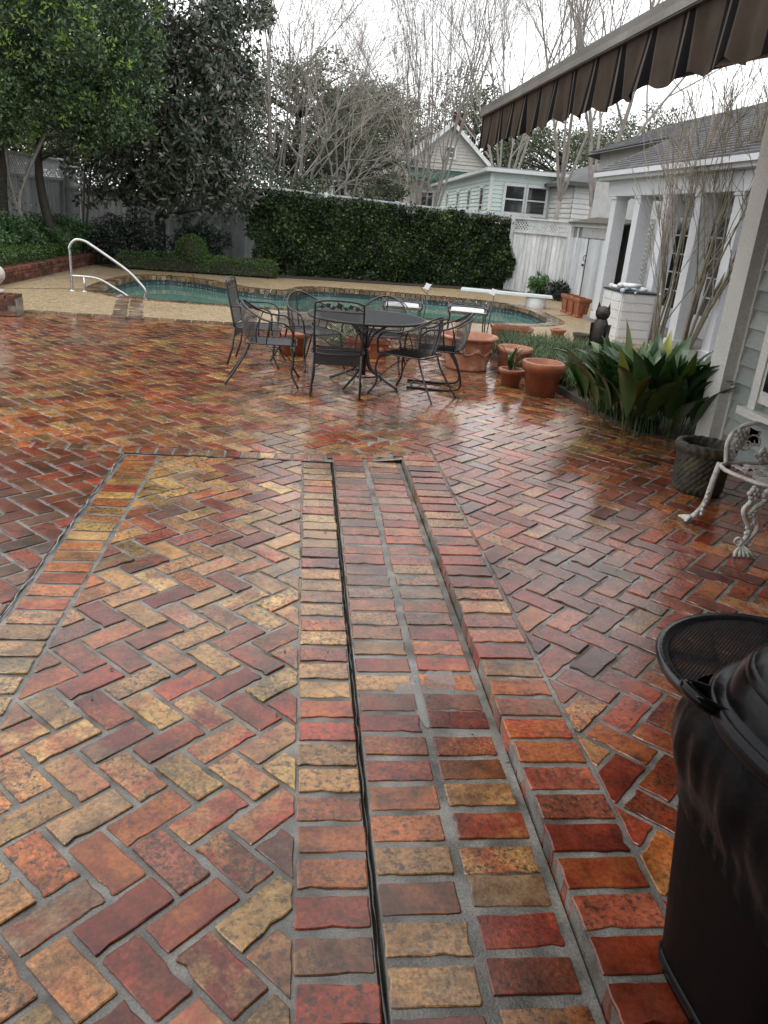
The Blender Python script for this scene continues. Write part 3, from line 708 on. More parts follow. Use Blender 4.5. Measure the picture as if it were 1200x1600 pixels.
# near house wall with post, siding boards and window
Hs = thing('house_wall', 'grey green clapboard house wall with cream corner post and window', 'house', (3.66, 2.0, .06))
def hb(name, x0, x1, y0, y1, z0, z1, m, par=Hs): return MB().box(x0-3.66, x1-3.66, y0-2, y1-2, z0-.06, z1-.06).build(name, m, par)
hb('wall_core', 3.64, 4.3, -.9, 6.3, .06, 3.8, mat('sheathing', (.2,.2,.19)))
hb('corner_post', 3.5, 3.598, 6.09, 6.33, .06, 3.8, TRIM)
hb('corner_bead', 3.598, 3.64, 6.06, 6.1, .06, 3.8, TRIM)
me = MB().add([(-.042, 0, 0), (-.006, 0, .158), (-.006, 6.9, .158), (-.042, 6.9, 0), (0, 0, 0), (0, 6.9, 0), (0, 0, .158), (0, 6.9, .158)], [(0, 3, 2, 1), (0, 4, 5, 3), (0, 1, 6, 4), (3, 5, 7, 2), (1, 2, 7, 6)]).mesh('siding_board', SIDING)
for k in range(25):
    z = .1 + k*.148; inst('siding_board', me, (-.022, -2.85, z - .06), (0, 0, rb.uniform(-.0006, .0006)), Hs)
wn = hb('window', 3.55, 3.6, 4.6, 5.6, .62, 2.1, TRIM)
hb('casing', 3.535, 3.605, 5.6, 5.7, .56, 2.2, TRIM, wn); hb('casing', 3.535, 3.605, 4.47, 4.6, .56, 2.2, TRIM, wn); hb('sill', 3.48, 3.605, 4.4, 5.75, .5, .56, TRIM, wn)
for a in (4.66, 5.12):
    for z in (.72, 1.42): hb('pane', 3.542, 3.552, a, a+.44, z, z+.6, GLASSD, wn)

# unseen house wall behind the viewer, added to cut sky light on the bin
Hr = thing('unseen_rear_wall', 'unseen grey green clapboard wall with door behind the viewer, added to block sky light', 'house', (1.0, -1.0, .06))
me2 = MB().add([(0, .03, 0), (6.6, .03, 0), (6.6, .008, .158), (0, .008, .158), (0, 0, 0), (6.6, 0, 0), (0, 0, .158), (6.6, 0, .158)], [(1, 0, 3, 2), (0, 1, 5, 4), (2, 3, 6, 7), (0, 4, 6, 3), (1, 2, 7, 5)]).mesh('siding_board', SIDING)
MB().box(-3.3, 3.3, -.4, -.002, 0, 4.2).build('wall_core', mat('sheathing_rear', (.2,.2,.19)), Hr)
for k in range(27): inst('siding_board', me2, (-3.3, 0, .03 + k*.148), (0, 0, 0), Hr)
dw = MB().box(-1.2, -.1, .03, .06, .02, 2.15).build('door', TRIM, Hr)
for z in (.3, .9, 1.5): MB().box(-1.05, -.25, .06, .068, z, z+.5).build('pane', GLASSD, dw)
MB().box(-3.6, 3.5, -.6, 2.1, 3.3, 3.42).build('unseen_overhang', TRIM, Hr)  # added overhang out of view, darkens the bin and its reflections

# ------------------------------------------------------------------ houses beyond the fence
def clap(mb, A, B_, z0, z1, n, step):
    A = Vector((A[0], A[1], 0)); B_ = Vector((B_[0], B_[1], 0)); u = (B_-A).normalized(); nr = Vector((u.y, -u.x, 0))
    k = int((z1-z0)/step)
    for i in range(k):
        z = z0 + i*step
        a0, b0 = A + nr*n, B_ + nr*n
        mb.add([(a0.x, a0.y, z), (b0.x, b0.y, z), (B_.x, B_.y, z+step), (A.x, A.y, z+step), (A.x, A.y, z), (B_.x, B_.y, z)], [(0, 1, 2, 3), (4, 5, 1, 0)])
def window(par, A, u, wdt, z0, z1, frame, rows=2, cols=1, base=(0, 0)):
    """framed sash window on a wall; A = left foot, u = along the wall (outward normal to the right-hand side)"""
    u = Vector((u[0], u[1], 0)).normalized(); nr = Vector((u.y, -u.x, 0)); A = Vector((A[0]-base[0], A[1]-base[1], 0))
    m = Matrix(((u.x, -nr.x, 0, A.x), (u.y, -nr.y, 0, A.y), (0, 0, 1, 0), (0, 0, 0, 1)))
    f = MB()
    f.box(-.09, wdt+.09, -.06, .0, z0-.1, z0, m); f.box(-.09, wdt+.09, -.06, .0, z1, z1+.11, m)
    f.box(-.09, 0, -.055, .0, z0, z1, m); f.box(wdt, wdt+.09, -.055, .0, z0, z1, m)
    f.box(0, wdt, -.045, .0, (z0+z1)/2-.025, (z0+z1)/2+.025, m)
    fo = f.build('window', frame, par)
    for r in range(rows):
        a = z0 + (z1-z0)*r/rows + .026; b = z0 + (z1-z0)*(r+1)/rows - .026
        for c in range(cols): MB().box(wdt*c/cols+.01, wdt*(c+1)/cols-.01, -.03, -.012, a, b, m).build('pane', GLASSD, fo)
    return fo
MINT = mat('mint_paint', (.66,.76,.72), (.58,.69,.65), 2, .55); OFFW = mat('off_white_trim', (.74,.77,.76), (.64,.67,.66), 2, .5)
H = thing('mint_house', 'single storey mint green clapboard house with white sash windows', 'house', (6.7, 30.3, -.06))
m = MB(); clap(m, (0, 0), (4.6, 0), 0, 3.6, .03, .145); clap(m, (.75, 18), (0, 0), 0, 3.6, .03, .145); tag(m.build('siding', MINT, H), kind='stuff')
MB().poly([(.01, .01), (4.6, .01), (5.3, 18), (.76, 18)], 0, 3.62).build('wall', MINT, H)
MB().box(-.05, .08, -.05, .08, 0, 3.6).build('corner_board', OFFW, H)
MB().poly([(-.3, -.35), (4.9, -.35), (5.6, 18.3), (.45, 18.3)], 3.62, 3.74).build('roof', OFFW, H)
MB().poly([(-.25, -.3), (4.85, -.3), (5.55, 18.2), (.5, 18.2)], 3.743, 3.78).build('roof_covering', mat('grey_roofing', (.3,.31,.31)), H)
for x, wd in ((.58, .68), (1.42, .68), (2.6, .72)): window(H, (x, -.03), (1, 0), wd, 2.3, 3.2, OFFW)
for y in (2.0, 5.2, 8.6, 12.5): window(H, (-.03 + y*.042 + .03, y), (-.042, -1), .75, 1.9, 3.1, OFFW)

TANP = mat('tan_clapboard', (.56,.54,.49), (.48,.46,.42), 2, .6)
G = thing('gable_house', 'tan gabled house with brick chimney and dark green awning', 'house', (6.2, 52.5, -.06))
m = MB(); clap(m, (0, 0), (5.1, 0), 0, 5.2, .04, .19)
for i in range(12):
    z = 5.2 + i*.19; k = (2.25 - i*.19)/2.25*2.55
    if k > .05: m.add([(2.55-k, -.04, z), (2.55+k, -.04, z), (2.55+k-.1, 0, z+.19), (2.55-k+.1, 0, z+.19), (2.55-k, .1, z), (2.55+k, .1, z)], [(0, 1, 2, 3), (4, 5, 1, 0)])
tag(m.build('siding', TANP, G), kind='stuff')
MB().add([(0, .02, 0), (5.1, .02, 0), (5.1, .02, 5.2), (2.55, .02, 7.4), (0, .02, 5.2), (0, 14, 0), (5.1, 14, 0), (5.1, 14, 5.2), (2.55, 14, 7.4), (0, 14, 5.2)],
         [(0, 1, 2, 3, 4), (9, 8, 7, 6, 5), (1, 6, 7, 2), (5, 0, 4, 9)]).build('wall', TANP, G)
GR = mat('grey_shingle_far', (.2,.19,.18), (.12,.115,.11), 3, .8)
for s in (-1, 1):
    a = (2.55, -.4, 7.5); b = (2.55 + s*2.95, -.4, 5.0); c = (2.55 + s*2.95, 14.2, 5.0); d_ = (2.55, 14.2, 7.5)
    MB().add([a, b, c, d_] + [(p[0], p[1], p[2]-.14) for p in (a, b, c, d_)], [(0, 1, 2, 3), (7, 6, 5, 4), (0, 4, 5, 1), (1, 5, 6, 2), (2, 6, 7, 3)]).build('roof', GR, G)
    MB().beam((2.55 + s*.02, -.42, 7.42), (2.55 + s*2.95, -.42, 4.92), .06, .22).build('bargeboard', OFFW, G)
MB().box(4.9, 5.8, -.35, .3, 4.72, 4.95).build('eave_return', OFFW, G)
MB().box(3.1, 3.85, 3.2, 3.95, 6, 8.3).build('chimney', B_WALL, G); MB().box(3.02, 3.93, 3.12, 4.03, 8.3, 8.5).build('chimney_cap', B_WALL, G)
window(G, (2.35, -.05), (1, 0), .5, 5.55, 6.1, OFFW)
for x in (1.0, 2.6, 4.0): window(G, (x, -.05), (1, 0), .7, 1.6, 3.4, OFFW)
MB().add([(.1, -.05, 4.8), (5.2, -.05, 4.8), (5.4, -1.3, 4.2), (-.1, -1.3, 4.2), (-.1, -1.3, 3.95), (5.4, -1.3, 3.95), (.1, -.05, 4.75), (5.2, -.05, 4.75)], [(0, 3, 2, 1), (3, 4, 5, 2), (0, 6, 4, 3), (1, 2, 5, 7), (6, 7, 5, 4)]).build('awning', mat('green_canvas', (.02,.075,.06), (.015,.05,.04), 2, .7), G)
# lower wing on its left
MB().box(-5.5, -.02, 1.5, 12, 0, 4.5).build('side_wing', TANP, G)
MB().add([(-5.8, .9, 4.45), (.0, .9, 4.45), (.0, 6, 6.8), (-4.8, 6, 6.8), (-5.8, 12, 4.45), (0, 12, 4.45)], [(0, 1, 2, 3), (4, 0, 3), (5, 4, 3, 2)]).build('wing_roof', GR, G)
MB().box(-5.75, 0, .86, .93, 4.3, 4.47).build('fascia', OFFW, G)
MB().box(-2.9, -2.1, 6.3, 7.0, 6.0, 7.9).build('chimney', B_WALL, G)
for x in (-4.6, -2.6): window(G, (x, 1.46), (1, 0), .8, 1.8, 3.6, OFFW)

WHC = mat('white_clapboard', (.68,.68,.66), (.58,.58,.56), 2, .55)
Wh = thing('white_house', 'white clapboard house with dark shutters behind the bare tree', 'house', (9.0, 27.6, -.06))
m = MB(); clap(m, (0, 0), (5.5, 0), 0, 3.36, .03, .16); clap(m, (0, 8), (0, 0), 0, 3.36, .03, .16); tag(m.build('siding', WHC, Wh), kind='stuff')
MB().box(.01, 5.5, .01, 8, 0, 3.36).build('wall', WHC, Wh)
window(Wh, (2.15, -.03), (1, 0), .7, 1.8, 2.9, OFFW)
for x in (1.72, 2.98): MB().box(x, x+.32, -.07, -.035, 1.75, 2.95).build('shutter', mat('black_shutter', (.02,.022,.022)), Wh)
MB().add([(-.3, -.35, 3.38), (5.9, -.35, 3.38), (5.9, 4, 4.7), (3.2, 4, 4.7), (5.9, 8.4, 3.38), (-.3, 8.4, 3.38), (-.3, -.35, 3.25), (5.9, -.35, 3.25), (-.3, 8.4, 3.25)], [(0, 1, 2, 3), (2, 4, 5, 3), (6, 7, 1, 0), (0, 3, 5), (8, 6, 0, 5)]).build('roof', SH, Wh)
# ------------------------------------------------------------------ vegetation
def unit(a): return a/np.maximum(1e-9, np.linalg.norm(a, axis=1, keepdims=True))
def leaf_mesh(name, C, size, aspect, material, out=None, up=.25, fold=.18, svar=.35):
    """leaf-sized folded faces at points C; out = preferred facing direction per leaf"""
    n = len(C); d = RNG.normal(size=(n, 3)); d[:, 2] += up
    if out is not None: d += out*.9
    d = unit(d); r = RNG.normal(size=(n, 3)); s = unit(np.cross(d, r)); nn = np.cross(d, s)
    L = size*(1 + RNG.uniform(-svar, svar, (n, 1))); W = L*aspect
    V = np.stack([C, C + d*L*.5 + s*W*.5 + nn*W*fold, C + d*L, C + d*L*.45 - s*W*.5 + nn*W*fold], 1).reshape(-1, 3)
    return np_mesh(name, V, np.arange(4*n).reshape(n, 4), material)
def clumps(centers, radii, per):
    o = []; c0 = []
    for c, r in zip(centers, radii):
        p = RNG.normal(size=(per, 3)); p = unit(p)*(RNG.uniform(.25, 1, (per, 1))**.5)*r; p[:, 2] *= .75
        o.append(p + c); c0.append(np.repeat([c], per, 0))
    return np.concatenate(o), np.concatenate(c0)
def ellipsoid_pts(n, c, r, shell=.55, zmin=-1, zmax=1):
    o = []
    while len(o) < n:
        p = RNG.normal(size=3); p /= np.linalg.norm(p)
        if not (zmin < p[2] < zmax): continue
        o.append(np.array(c) + p*np.array(r)*RNG.uniform(shell, 1))
    return np.array(o)
def limbs(mb, base, tips, r0, r1, n=6, bend=.25, segs=6):
    for tp in tips:
        a = Vector(base); b = Vector(tp); mid = a.lerp(b, .45) + Vector((rb.uniform(-bend, bend), rb.uniform(-bend, bend), bend*.8))
        pts = [a.lerp(mid, t).lerp(mid.lerp(b, t), t) for t in [i/segs for i in range(segs+1)]]
        mb.tube(pts, [r0 + (r1-r0)*i/segs for i in range(segs+1)], n)
def leafy_tree(name, label, loc, trunk, r0, ell, nclump, per, crad, size, aspect, material, bark, group=None, up=.25, extra=None, zmin=-1):
    t = thing(name, label, 'tree', loc, 0, group)
    tb = MB(); pts = crom(trunk, 4); k = len(pts)
    tb.tube(pts, [r0*(1 - .65*i/k) for i in range(k)], 9)
    cs = np.concatenate([ellipsoid_pts(int(nclump*w_), c, r, .5, zmin) for c, r, w_ in ell])
    if extra is not None: cs = np.concatenate([cs, np.array(extra)])
    top = pts[-1]
    sel = cs[RNG.choice(len(cs), min(len(cs), 46), replace=False)]
    for p in sel:
        q = min(pts, key=lambda a: (a - Vector(p)).length + abs(a.z - p[2]*.8)*.6)
        limbs(tb, q, [p], r0*.3, .012, 5, .2, 4)
    tb.build('trunk', bark, t)
    C, c0 = clumps(cs, crad*RNG.uniform(.65, 1.25, len(cs)), per)
    inst('crown', leaf_mesh('crown', C, size, aspect, material, unit(C-c0), up), (0, 0, 0), (0, 0, 0), t)
    return t
leafy_tree('evergreen_tree', 'glossy green broadleaf tree with straight trunk nearest the side fence', (-6.62, 18.9, .22), [(0, 0, 0), (-.05, .05, 1.2), (.02, .1, 2.4), (0, 0, 4), (.1, 0, 6.5)], .13,
           [((-.2, -.3, 5.2), (2.2, 2.3, 2.9), 1.0), ((-.5, -.6, 3.0), (1.9, 2.0, .9), .3)], 210, 190, .36, .088, .44, L_EVER, BARK_D, 'glossy evergreen trees in the raised bed')
leafy_tree('evergreen_tree', 'glossy green broadleaf tree with curved dark trunk in the raised bed', (-5.95, 19.6, .22), [(.1, 0, 0), (.02, 0, .8), (-.12, .05, 1.8), (0, 0, 3), (.2, 0, 5.5)], .13,
           [((.75, -.7, 5.0), (2.0, 2.1, 2.8), 1.0), ((1.3, -.4, 3.4), (1.6, 1.5, 1.0), .25)], 230, 190, .36, .088, .44, L_EVER, BARK_D, 'glossy evergreen trees in the raised bed')
st = thing('sapling', 'thin forked sapling with a few leaves between the dark trunks', 'tree', (-6.2, 18.6, .22))
for tr_o in [o for o in COL.objects if o.name.startswith('evergreen_tree')]:
    cen = np.array([.4, -.5, 4.3]); pp = unit(RNG.normal(size=(34, 3)) + [0.3, -1.0, -.2])*np.array([2.3, 2.3, 2.0])*RNG.uniform(.9, 1.08, (34, 1)) + cen
    C, c0 = clumps(pp, np.full(len(pp), .16), 26); inst('new_growth', leaf_mesh('new_growth', C, .085, .42, L_LIME, unit(C-c0)), (0, 0, 0), (0, 0, 0), tr_o)
sb = MB(); sb.tube(crom([(0, 0, 0), (.02, 0, .7), (.0, .05, 1.3), (.3, .1, 2.0), (.6, .15, 2.6)], 4), [.04]*16 + [.03], 6); sb.tube(crom([(0, 0, .9), (-.15, 0, 1.6), (-.2, 0, 2.4)], 4), .025, 5)
sb.build('trunk', BARK_G, st); C, c0 = clumps(np.array([(-.15, 0, 1.1), (.25, 0, 1.0), (-.1, 0, 1.6), (-.3, .1, 1.3), (.1, -.1, .7)]), np.full(5, .22), 26)
inst('crown', leaf_mesh('crown', C, .09, .4, L_EVER, unit(C-c0)), (0, 0, 0), (0, 0, 0), st)
st = thing('sapling', 'pair of bare thin dark stems leaning against the fence corner', 'tree', (-5.55, 20.9, .22))
sb = MB(); sb.tube([(0, 0, 0), (.06, 0, .8), (.2, 0, 2.3)], [.03, .028, .02], 6); sb.tube([(.12, 0, 0), (.15, 0, .8), (.38, 0, 2.5)], [.03, .026, .02], 6); sb.build('trunk', BARK_D, st)
ex = [(RNG.uniform(-1.9, 2.75), RNG.uniform(-1.2, .3), RNG.uniform(1.35, 2.4)) for _ in range(40)]
leafy_tree('magnolia_tree', 'dark magnolia with silvery brown leaves standing at the fence', (-3.85, 22.1, .06), [(0, 0, 0), (.02, 0, .9), (-.05, 0, 2), (.05, 0, 4), (0, 0, 8.6)], .15,
           [((.3, -.2, 2.7), (2.5, 1.9, 1.1), .3), ((.25, -.2, 4.2), (2.4, 2.0, 1.6), .4), ((.35, -.1, 6.4), (2.45, 1.9, 2.6), .5)], 300, 120, .42, .16, .36, L_MAGN, BARK_D, None, .1, ex)

def leaf_box(name, label, cat, x0, x1, y0, y1, z0, z1, n, size, material, group=None, ang=0, rounded=.12, aspect=.55, zb=None):
    """clipped hedge: leaf shell around a woody core"""
    cx, cy = (x0+x1)/2, (y0+y1)/2; zb = z0 if zb is None else zb
    t = thing(name, label, cat, (cx, cy, zb), ang, group); hx, hy, h = (x1-x0)/2, (y1-y0)/2, z1-z0
    P = RNG.uniform(-1, 1, (n*2, 3)); f = RNG.integers(0, 5, n*2)
    P[f == 0, 0] = -1; P[f == 1, 0] = 1; P[f == 2, 1] = -1; P[f == 3, 1] = 1; P[f == 4, 2] = 1
    a = np.array([2*hy*h, 2*hy*h, 2*hx*h, 2*hx*h, 4*hx*hy]); keep = RNG.uniform(0, 1, n*2) < (a/a.max())[f]; P = P[keep]
    nrm = np.zeros_like(P); fk = f[keep]
    for i, v in enumerate(((-1,0,0),(1,0,0),(0,-1,0),(0,1,0),(0,0,1))): nrm[fk == i] = v
    Q = P*[hx, hy, h/2]; wob = np.sin(Q[:, 0]*5.1 + Q[:, 1]*3.3)*.02 + np.sin(Q[:, 0]*11 + 1)*.012 + RNG.normal(0, .022, len(Q)); Q = Q + nrm*wob[:, None]
    rr = rounded; ex = np.maximum(0, np.abs(P[:, 0])*hx - (hx-rr)); ez = np.maximum(0, P[:, 2]*h/2 - (h/2-rr)); ey = np.maximum(0, np.abs(P[:, 1])*hy - (hy-rr))
    sh_ = (ex*ez + ey*ez + ex*ey)/rr*.4; Q[:, 2] -= sh_
    Q[:, 2] += h/2
    inst('foliage', leaf_mesh('foliage', Q, size, aspect, material, nrm*.8, .2), (0, 0, 0), (0, 0, 0), t)
    MB().box(-hx+.07, hx-.07, -hy+.07, hy-.07, .0, h-.08).build('core', BARK_D, t)
    return t
leaf_box('box_hedge', 'low clipped boxwood hedge along the top of the brick wall', 'hedge', -5.98, -5.62, 14.4, 21.0, .24, .56, 9000, .04, L_BOX, None, -.02)
leaf_box('box_hedge', 'low clipped boxwood hedge beyond the pool before the fence', 'hedge', -4.55, -.72, 20.35, 20.75, .075, .44, 9000, .04, L_BOX, None, .085)
def bush(name, label, loc, r, ncl, per, crad, size, material, aspect=.42, cat='shrub', group=None):
    t = thing(name, label, cat, loc, 0, group); cs = ellipsoid_pts(ncl, (0, 0, r[2]*.8), r, .55, -.75)
    cs[:, 2] = np.maximum(cs[:, 2], .12)
    sb = MB(); limbs(sb, (0, 0, -.02), [Vector(c)*.95 for c in cs[:24]], .03, .006, 5, .1, 4); sb.build('stems', BARK_D, t)
    C, c0 = clumps(cs, crad*RNG.uniform(.7, 1.2, len(cs)), per); C[:, 2] = np.maximum(C[:, 2], .01)
    inst('foliage', leaf_mesh('foliage', C, size, aspect, material, unit(C-c0)), (0, 0, 0), (0, 0, 0), t); return t
for i, (x, y, lab) in enumerate(((-6.55, 16.6, 'loose green shrub in front of the straight evergreen trunk'), (-6.4, 18.1, 'dense green shrub around the sapling stems'), (-6.15, 19.6, 'green shrub below the curved evergreen trunk'), (-5.85, 20.9, 'green shrub at the corner of the raised bed'))):
    bush('green_shrub', lab, (x, y, .24), (.72, .85, .5), 60, 90, .2, .075, L_SHRUB, group='shrubs in the raised bed')
bush('azalea', 'dark sprawling azalea left of the magnolia trunk', (-4.55, 21.2, .075), (1.05, .65, .66), 95, 110, .2, .075, L_DARK)
bush('azalea', 'dark round azalea right of the magnolia trunk', (-2.75, 21.6, .075), (.8, .55, .62), 80, 110, .19, .075, L_DARK)
t = thing('box_ball', 'rounded bright boxwood ball above the low hedge', 'shrub', (-2.85, 20.75, .075))
P = unit(RNG.normal(size=(4200, 3))); P[:, 2] = np.abs(P[:, 2])*1.0; C = P*np.array([.4, .4, .44]) + [0, 0, .4] + RNG.normal(0, .012, (4200, 3))
inst('foliage', leaf_mesh('foliage', C, .036, .55, L_BOX, P), (0, 0, 0), (0, 0, 0), t); MB().ball((0, 0, .4), .32, 10, 7, 1, 1, 1.1).build('core', BARK_D, t)
MB().tube([(0, 0, 0), (0, 0, .4)], .03, 6).build('stem', BARK_D, t)
# ivy on the long fence
t = thing('ivy', 'dense dark ivy blanket covering the fence behind the pool', 'ivy', (-1.15, 21.9, .05), math.atan2(.85, 7.4))
n = 33000; u = RNG.uniform(-.45, 7.45, n); v = RNG.uniform(0, 1, n)
edge = .35 + .3*np.sin(v*7)+.12*np.sin(v*19); keep = (u > edge*.9*(1-.5*(v > .8)) - .75) & (u < 7.25 - .25*(1-v) + .12*np.sin(v*15)); u, v = u[keep], v[keep]
top = 2.04 - .03*u + .06*np.sin(u*2.7) + .05*np.sin(u*7.1 + 2) + .04*np.sin(u*15.3)
bulge = .22 + .14*np.sin(u*1.9 + 1)*np.sin(v*4) + .06*np.sin(u*5.3 + v*8) + .05*np.sin(u*9 - v*13)
z = v*top; C = np.stack([u, -bulge*(.55+.45*np.sin(np.minimum(1, v*1.1)*PI)) - RNG.uniform(0, .1, len(u)), z], 1)
inst('foliage', leaf_mesh('foliage', C, .085, .8, L_IVY, np.tile([0, -1.0, -.25], (len(C), 1)), -.1), (0, 0, 0), (0, 0, 0), t)
n = 3200; u = RNG.uniform(-.55, 7.2, n); C = np.stack([u, RNG.normal(-.08, .12, n), 2.0 - .03*u + np.abs(RNG.normal(.0, .05, n))*(1 + 1.6*np.maximum(0, np.sin(u*3.1 + 1)*np.sin(u*8.3)))], 1)
inst('top_growth', leaf_mesh('top_growth', C, .07, .6, L_IVY), (0, 0, 0), (0, 0, 0), t)
sb = MB()
for k in range(60):
    x = rb.uniform(.1, 6.9); pts = [(x + rb.uniform(-.25, .25)*i/3, -.06 - rb.uniform(0, .06), .0 + 1.95*i/5) for i in range(6)]; sb.tube(pts, .012, 4)
sb.build('vines', BARK_D, t)
# clump of leaves by the diving board
for lab, x, y, mt, s in (('small leafy weeds beside the diving board base', 6.35, 21.2, L_SHRUB, .3), ('dark low weeds at the foot of the shed post', 6.62, 20.3, L_DARK, .24)):
    bush('weed_clump', lab, (x, y, .035), (s, s, s*1.1), 16, 40, .11, .13, mt, .3, 'plant')

# bare trees
def bare(mb, tw, p, d, L, r, lev, maxlev, up, spread, kids, rng, wander=.12):
    segs = 5 if lev < 2 else 4; pts = [p]; rs = [r]; q = p; dd = d
    for i in range(segs):
        dd = (dd + Vector((rng.uniform(-wander, wander), rng.uniform(-wander, wander), rng.uniform(-wander, wander) + up*.12))).normalized()
        q = q + dd*(L/segs); pts.append(q); rs.append(max(.0044, r*(1 - .7*(i+1)/segs)))
    (mb if lev < 2 else tw).tube(pts, rs, 6 if lev < 2 else (4 if lev < 3 else 3), False)
    if lev >= maxlev: return
    for k in range(kids[lev]):
        f = rng.uniform(.3, 1.0); i = min(segs-1, int(f*segs)); b = pts[i].lerp(pts[i+1], f*segs-i)
        ax = (pts[i+1]-pts[i]).normalized(); s = ax.orthogonal().normalized(); s.rotate(Matrix.Rotation(rng.uniform(0, 2*PI), 3, ax))
        a = rng.uniform(.6, 1.1)*spread; nd = (ax*math.cos(a) + s*math.sin(a)).normalized()
        bare(mb, tw, b, nd, L*rng.uniform(.45, .75), max(.003, rs[i]*.58), lev+1, maxlev, up, spread, kids, rng, wander)
def bare_tree(label, loc, stems, L, r, up, spread, kids, bark, twig, seed, maxlev=4, lean=(0, 0), fan=.35, group=None, wander=.12, trunk=0):
    rng = random.Random(seed); t = thing('bare_tree', label, 'tree', loc, 0, group); mb, tw = MB(), MB()
    base = Vector((0, 0, -.05))
    if trunk:
        tp = [Vector((lean[0]*trunk*f*.6 + rng.uniform(-.04, .04), lean[1]*trunk*f*.6, -.05 + trunk*f)) for f in (0, .33, .66, 1)]; mb.tube(tp, [r*1.6, r*1.45, r*1.35, r*1.25], 8, True); base = tp[-1]
    for k in range(stems):
        a = 2*PI*k/stems + rng.uniform(-.4, .4); f = fan*rng.uniform(.4, 1.1)
        d = Vector((math.cos(a)*f + lean[0], math.sin(a)*f + lean[1], 1)).normalized()
        bare(mb, tw, base + Vector((math.cos(a), math.sin(a), 0))*r*.5, d, L*rng.uniform(.8, 1.1), r*rng.uniform(.7, 1.1), 0, maxlev, up, spread, kids, rng, wander)
    mb.build('trunk', bark, t); tw.build('crown', twig, t); return t
GB = 'bare winter trees beyond the fence'
bare_tree('tall many-stemmed bare tree fanning upward before the gabled house', (4.35, 31, -.06), 8, 7.4, .065, .5, .42, (5, 4, 4, 2), BARK_G, BARK_G, 11, 4, (0, 0), .32, GB, .07)
bare_tree('bare tree with pale drooping twigs beside the magnolia', (-.2, 26.5, -.06), 5, 4.6, .055, -.15, .8, (5, 4, 4, 2), BARK_G, BARK_P, 5, 4, (.1, 0), .5, GB, .2, 1.0)
bare_tree('slender bare tree rising behind the magnolia crown', (-1.3, 28, -.06), 5, 7.5, .06, .35, .55, (5, 4, 4, 2), BARK_G, BARK_G, 21, 4, (.12, 0), .3, GB, .1)
bare_tree('bare tree with crooked thick trunk rising behind the shed', (8.15, 23.6, -.06), 4, 6.2, .07, .3, .6, (5, 4, 4, 2), BARK_G, BARK_G, 33, 4, (.12, 0), .3, GB, .14, 2.6)
bare_tree('bare tree with straight grey trunk before the mint house', (8.2, 26.6, -.06), 5, 6.5, .06, .4, .5, (5, 4, 4, 2), BARK_G, BARK_G, 41, 4, (.0, 0), .3, GB, .1, 2.8)
bare_tree('spreading bare tree with fine branches behind the mint house', (10.5, 44, -.06), 6, 10, .085, .35, .6, (5, 5, 4, 2), BARK_G, BARK_G, 57, 4, (-.05, 0), .4, GB, .1, 2.0)
bare_tree('bare tree with pale arching stems between gabled house and oaks', (1.6, 36, -.06), 4, 7.0, .06, .1, .65, (4, 4, 3, 2), BARK_G, BARK_P, 63, 4, (0, 0), .4, GB, .14, 1.0)
# crape myrtle beside the porch
bare_tree('leafless crape myrtle with slim upright stems beside the porch', (5.64, 11.1, .03), 5, 3.0, .034, .35, .42, (4, 4, 4, 2), BARK_M, BARK_M, 73, 4, (.1, -.04), .17, None, .11)
bare_tree('cluster of thin whippy bare stems behind the crape myrtle', (5.5, 11.75, .03), 6, 2.3, .024, .5, .35, (3, 4, 3, 2), BARK_M, BARK_P, 79, 3, (.04, 0), .14, None, .1)

# evergreen oaks in the distance
def oak(label, loc, h, rx, seed, ncl=90, per=150, size=.2, mt=L_OAK):
    return leafy_tree('oak_tree', label, loc, [(0, 0, 0), (.2, 0, h*.2), (-.1, 0, h*.4), (.1, 0, h*.7)], h*.035, [((0, 0, h*.62), (rx, rx*.8, h*.36), 1.0)], ncl, per, rx*.2, size, .45, mt, BARK_D, 'evergreen oaks in the distance', .2)
oak('dusky oak behind the drooping bare tree', (-.6, 39, -.06), 8.8, 3.6, 1, 130, 170, .15)
oak('broad dusky oak right of the slender bare tree', (2.6, 47, -.06), 9.2, 3.6, 2, 120, 170, .16)
oak('tall oak behind the brick chimney', (13.5, 70, -.06), 13.5, 5.5, 3, 110, 150, .24)
oak('wide oak behind the flat mint roof', (20, 66, -.06), 10.5, 6.5, 4, 130, 150, .24)
oak('oak behind the roof of the gabled house', (5.5, 78, -.06), 13.5, 5.5, 5, 110, 150, .26)
oak('oak behind the white clapboard house', (28, 70, -.06), 12, 6.5, 6, 110, 150, .26)
oak('dark oak behind the side fence corner', (-9.5, 34, -.06), 10, 4.5, 7, 120, 150, .17)
oak('dark oak behind the magnolia crown', (-4.2, 31, -.06), 7.5, 2.6, 8, 100, 150, .15)
leafy_tree('magnolia_tree', 'dark glossy magnolia rising behind the porch roof', (11.5, 15.5, -.06), [(0, 0, 0), (0, 0, 3), (0, 0, 8)], .18, [((0, 0, 6.5), (2.6, 3.0, 3.0), 1.0)], 110, 90, .5, .2, .4, L_MAGN, BARK_D)
oak('low dark oak behind the tall side fence', (-8.4, 27, -.06), 6.2, 2.6, 9, 130, 140, .14)
for lab, x, y, s in (('dark screen shrub behind the fence near the magnolia trunk', -3.6, 25.4, 1.0), ('dark screen shrub behind the short fence return', -1.7, 25.0, 1.1), ('dark screen shrub behind the white top rail', .1, 24.6, .9), ('dark screen shrub below the pale arching stems', 2.5, 27.5, 1.1)):
    bush('screen_shrub', lab, (x, y, -.06), (1.25*s, .8*s, 1.65*s), 90, 110, .32, .11, L_OAK, .45, 'shrub', 'screen shrubs behind the fence')
bush('lime_bush', 'bright green bush showing above the ivy fence', (1.25, 25.0, -.06), (.8, .6, 1.15), 40, 70, .25, .12, L_LIME, .35)
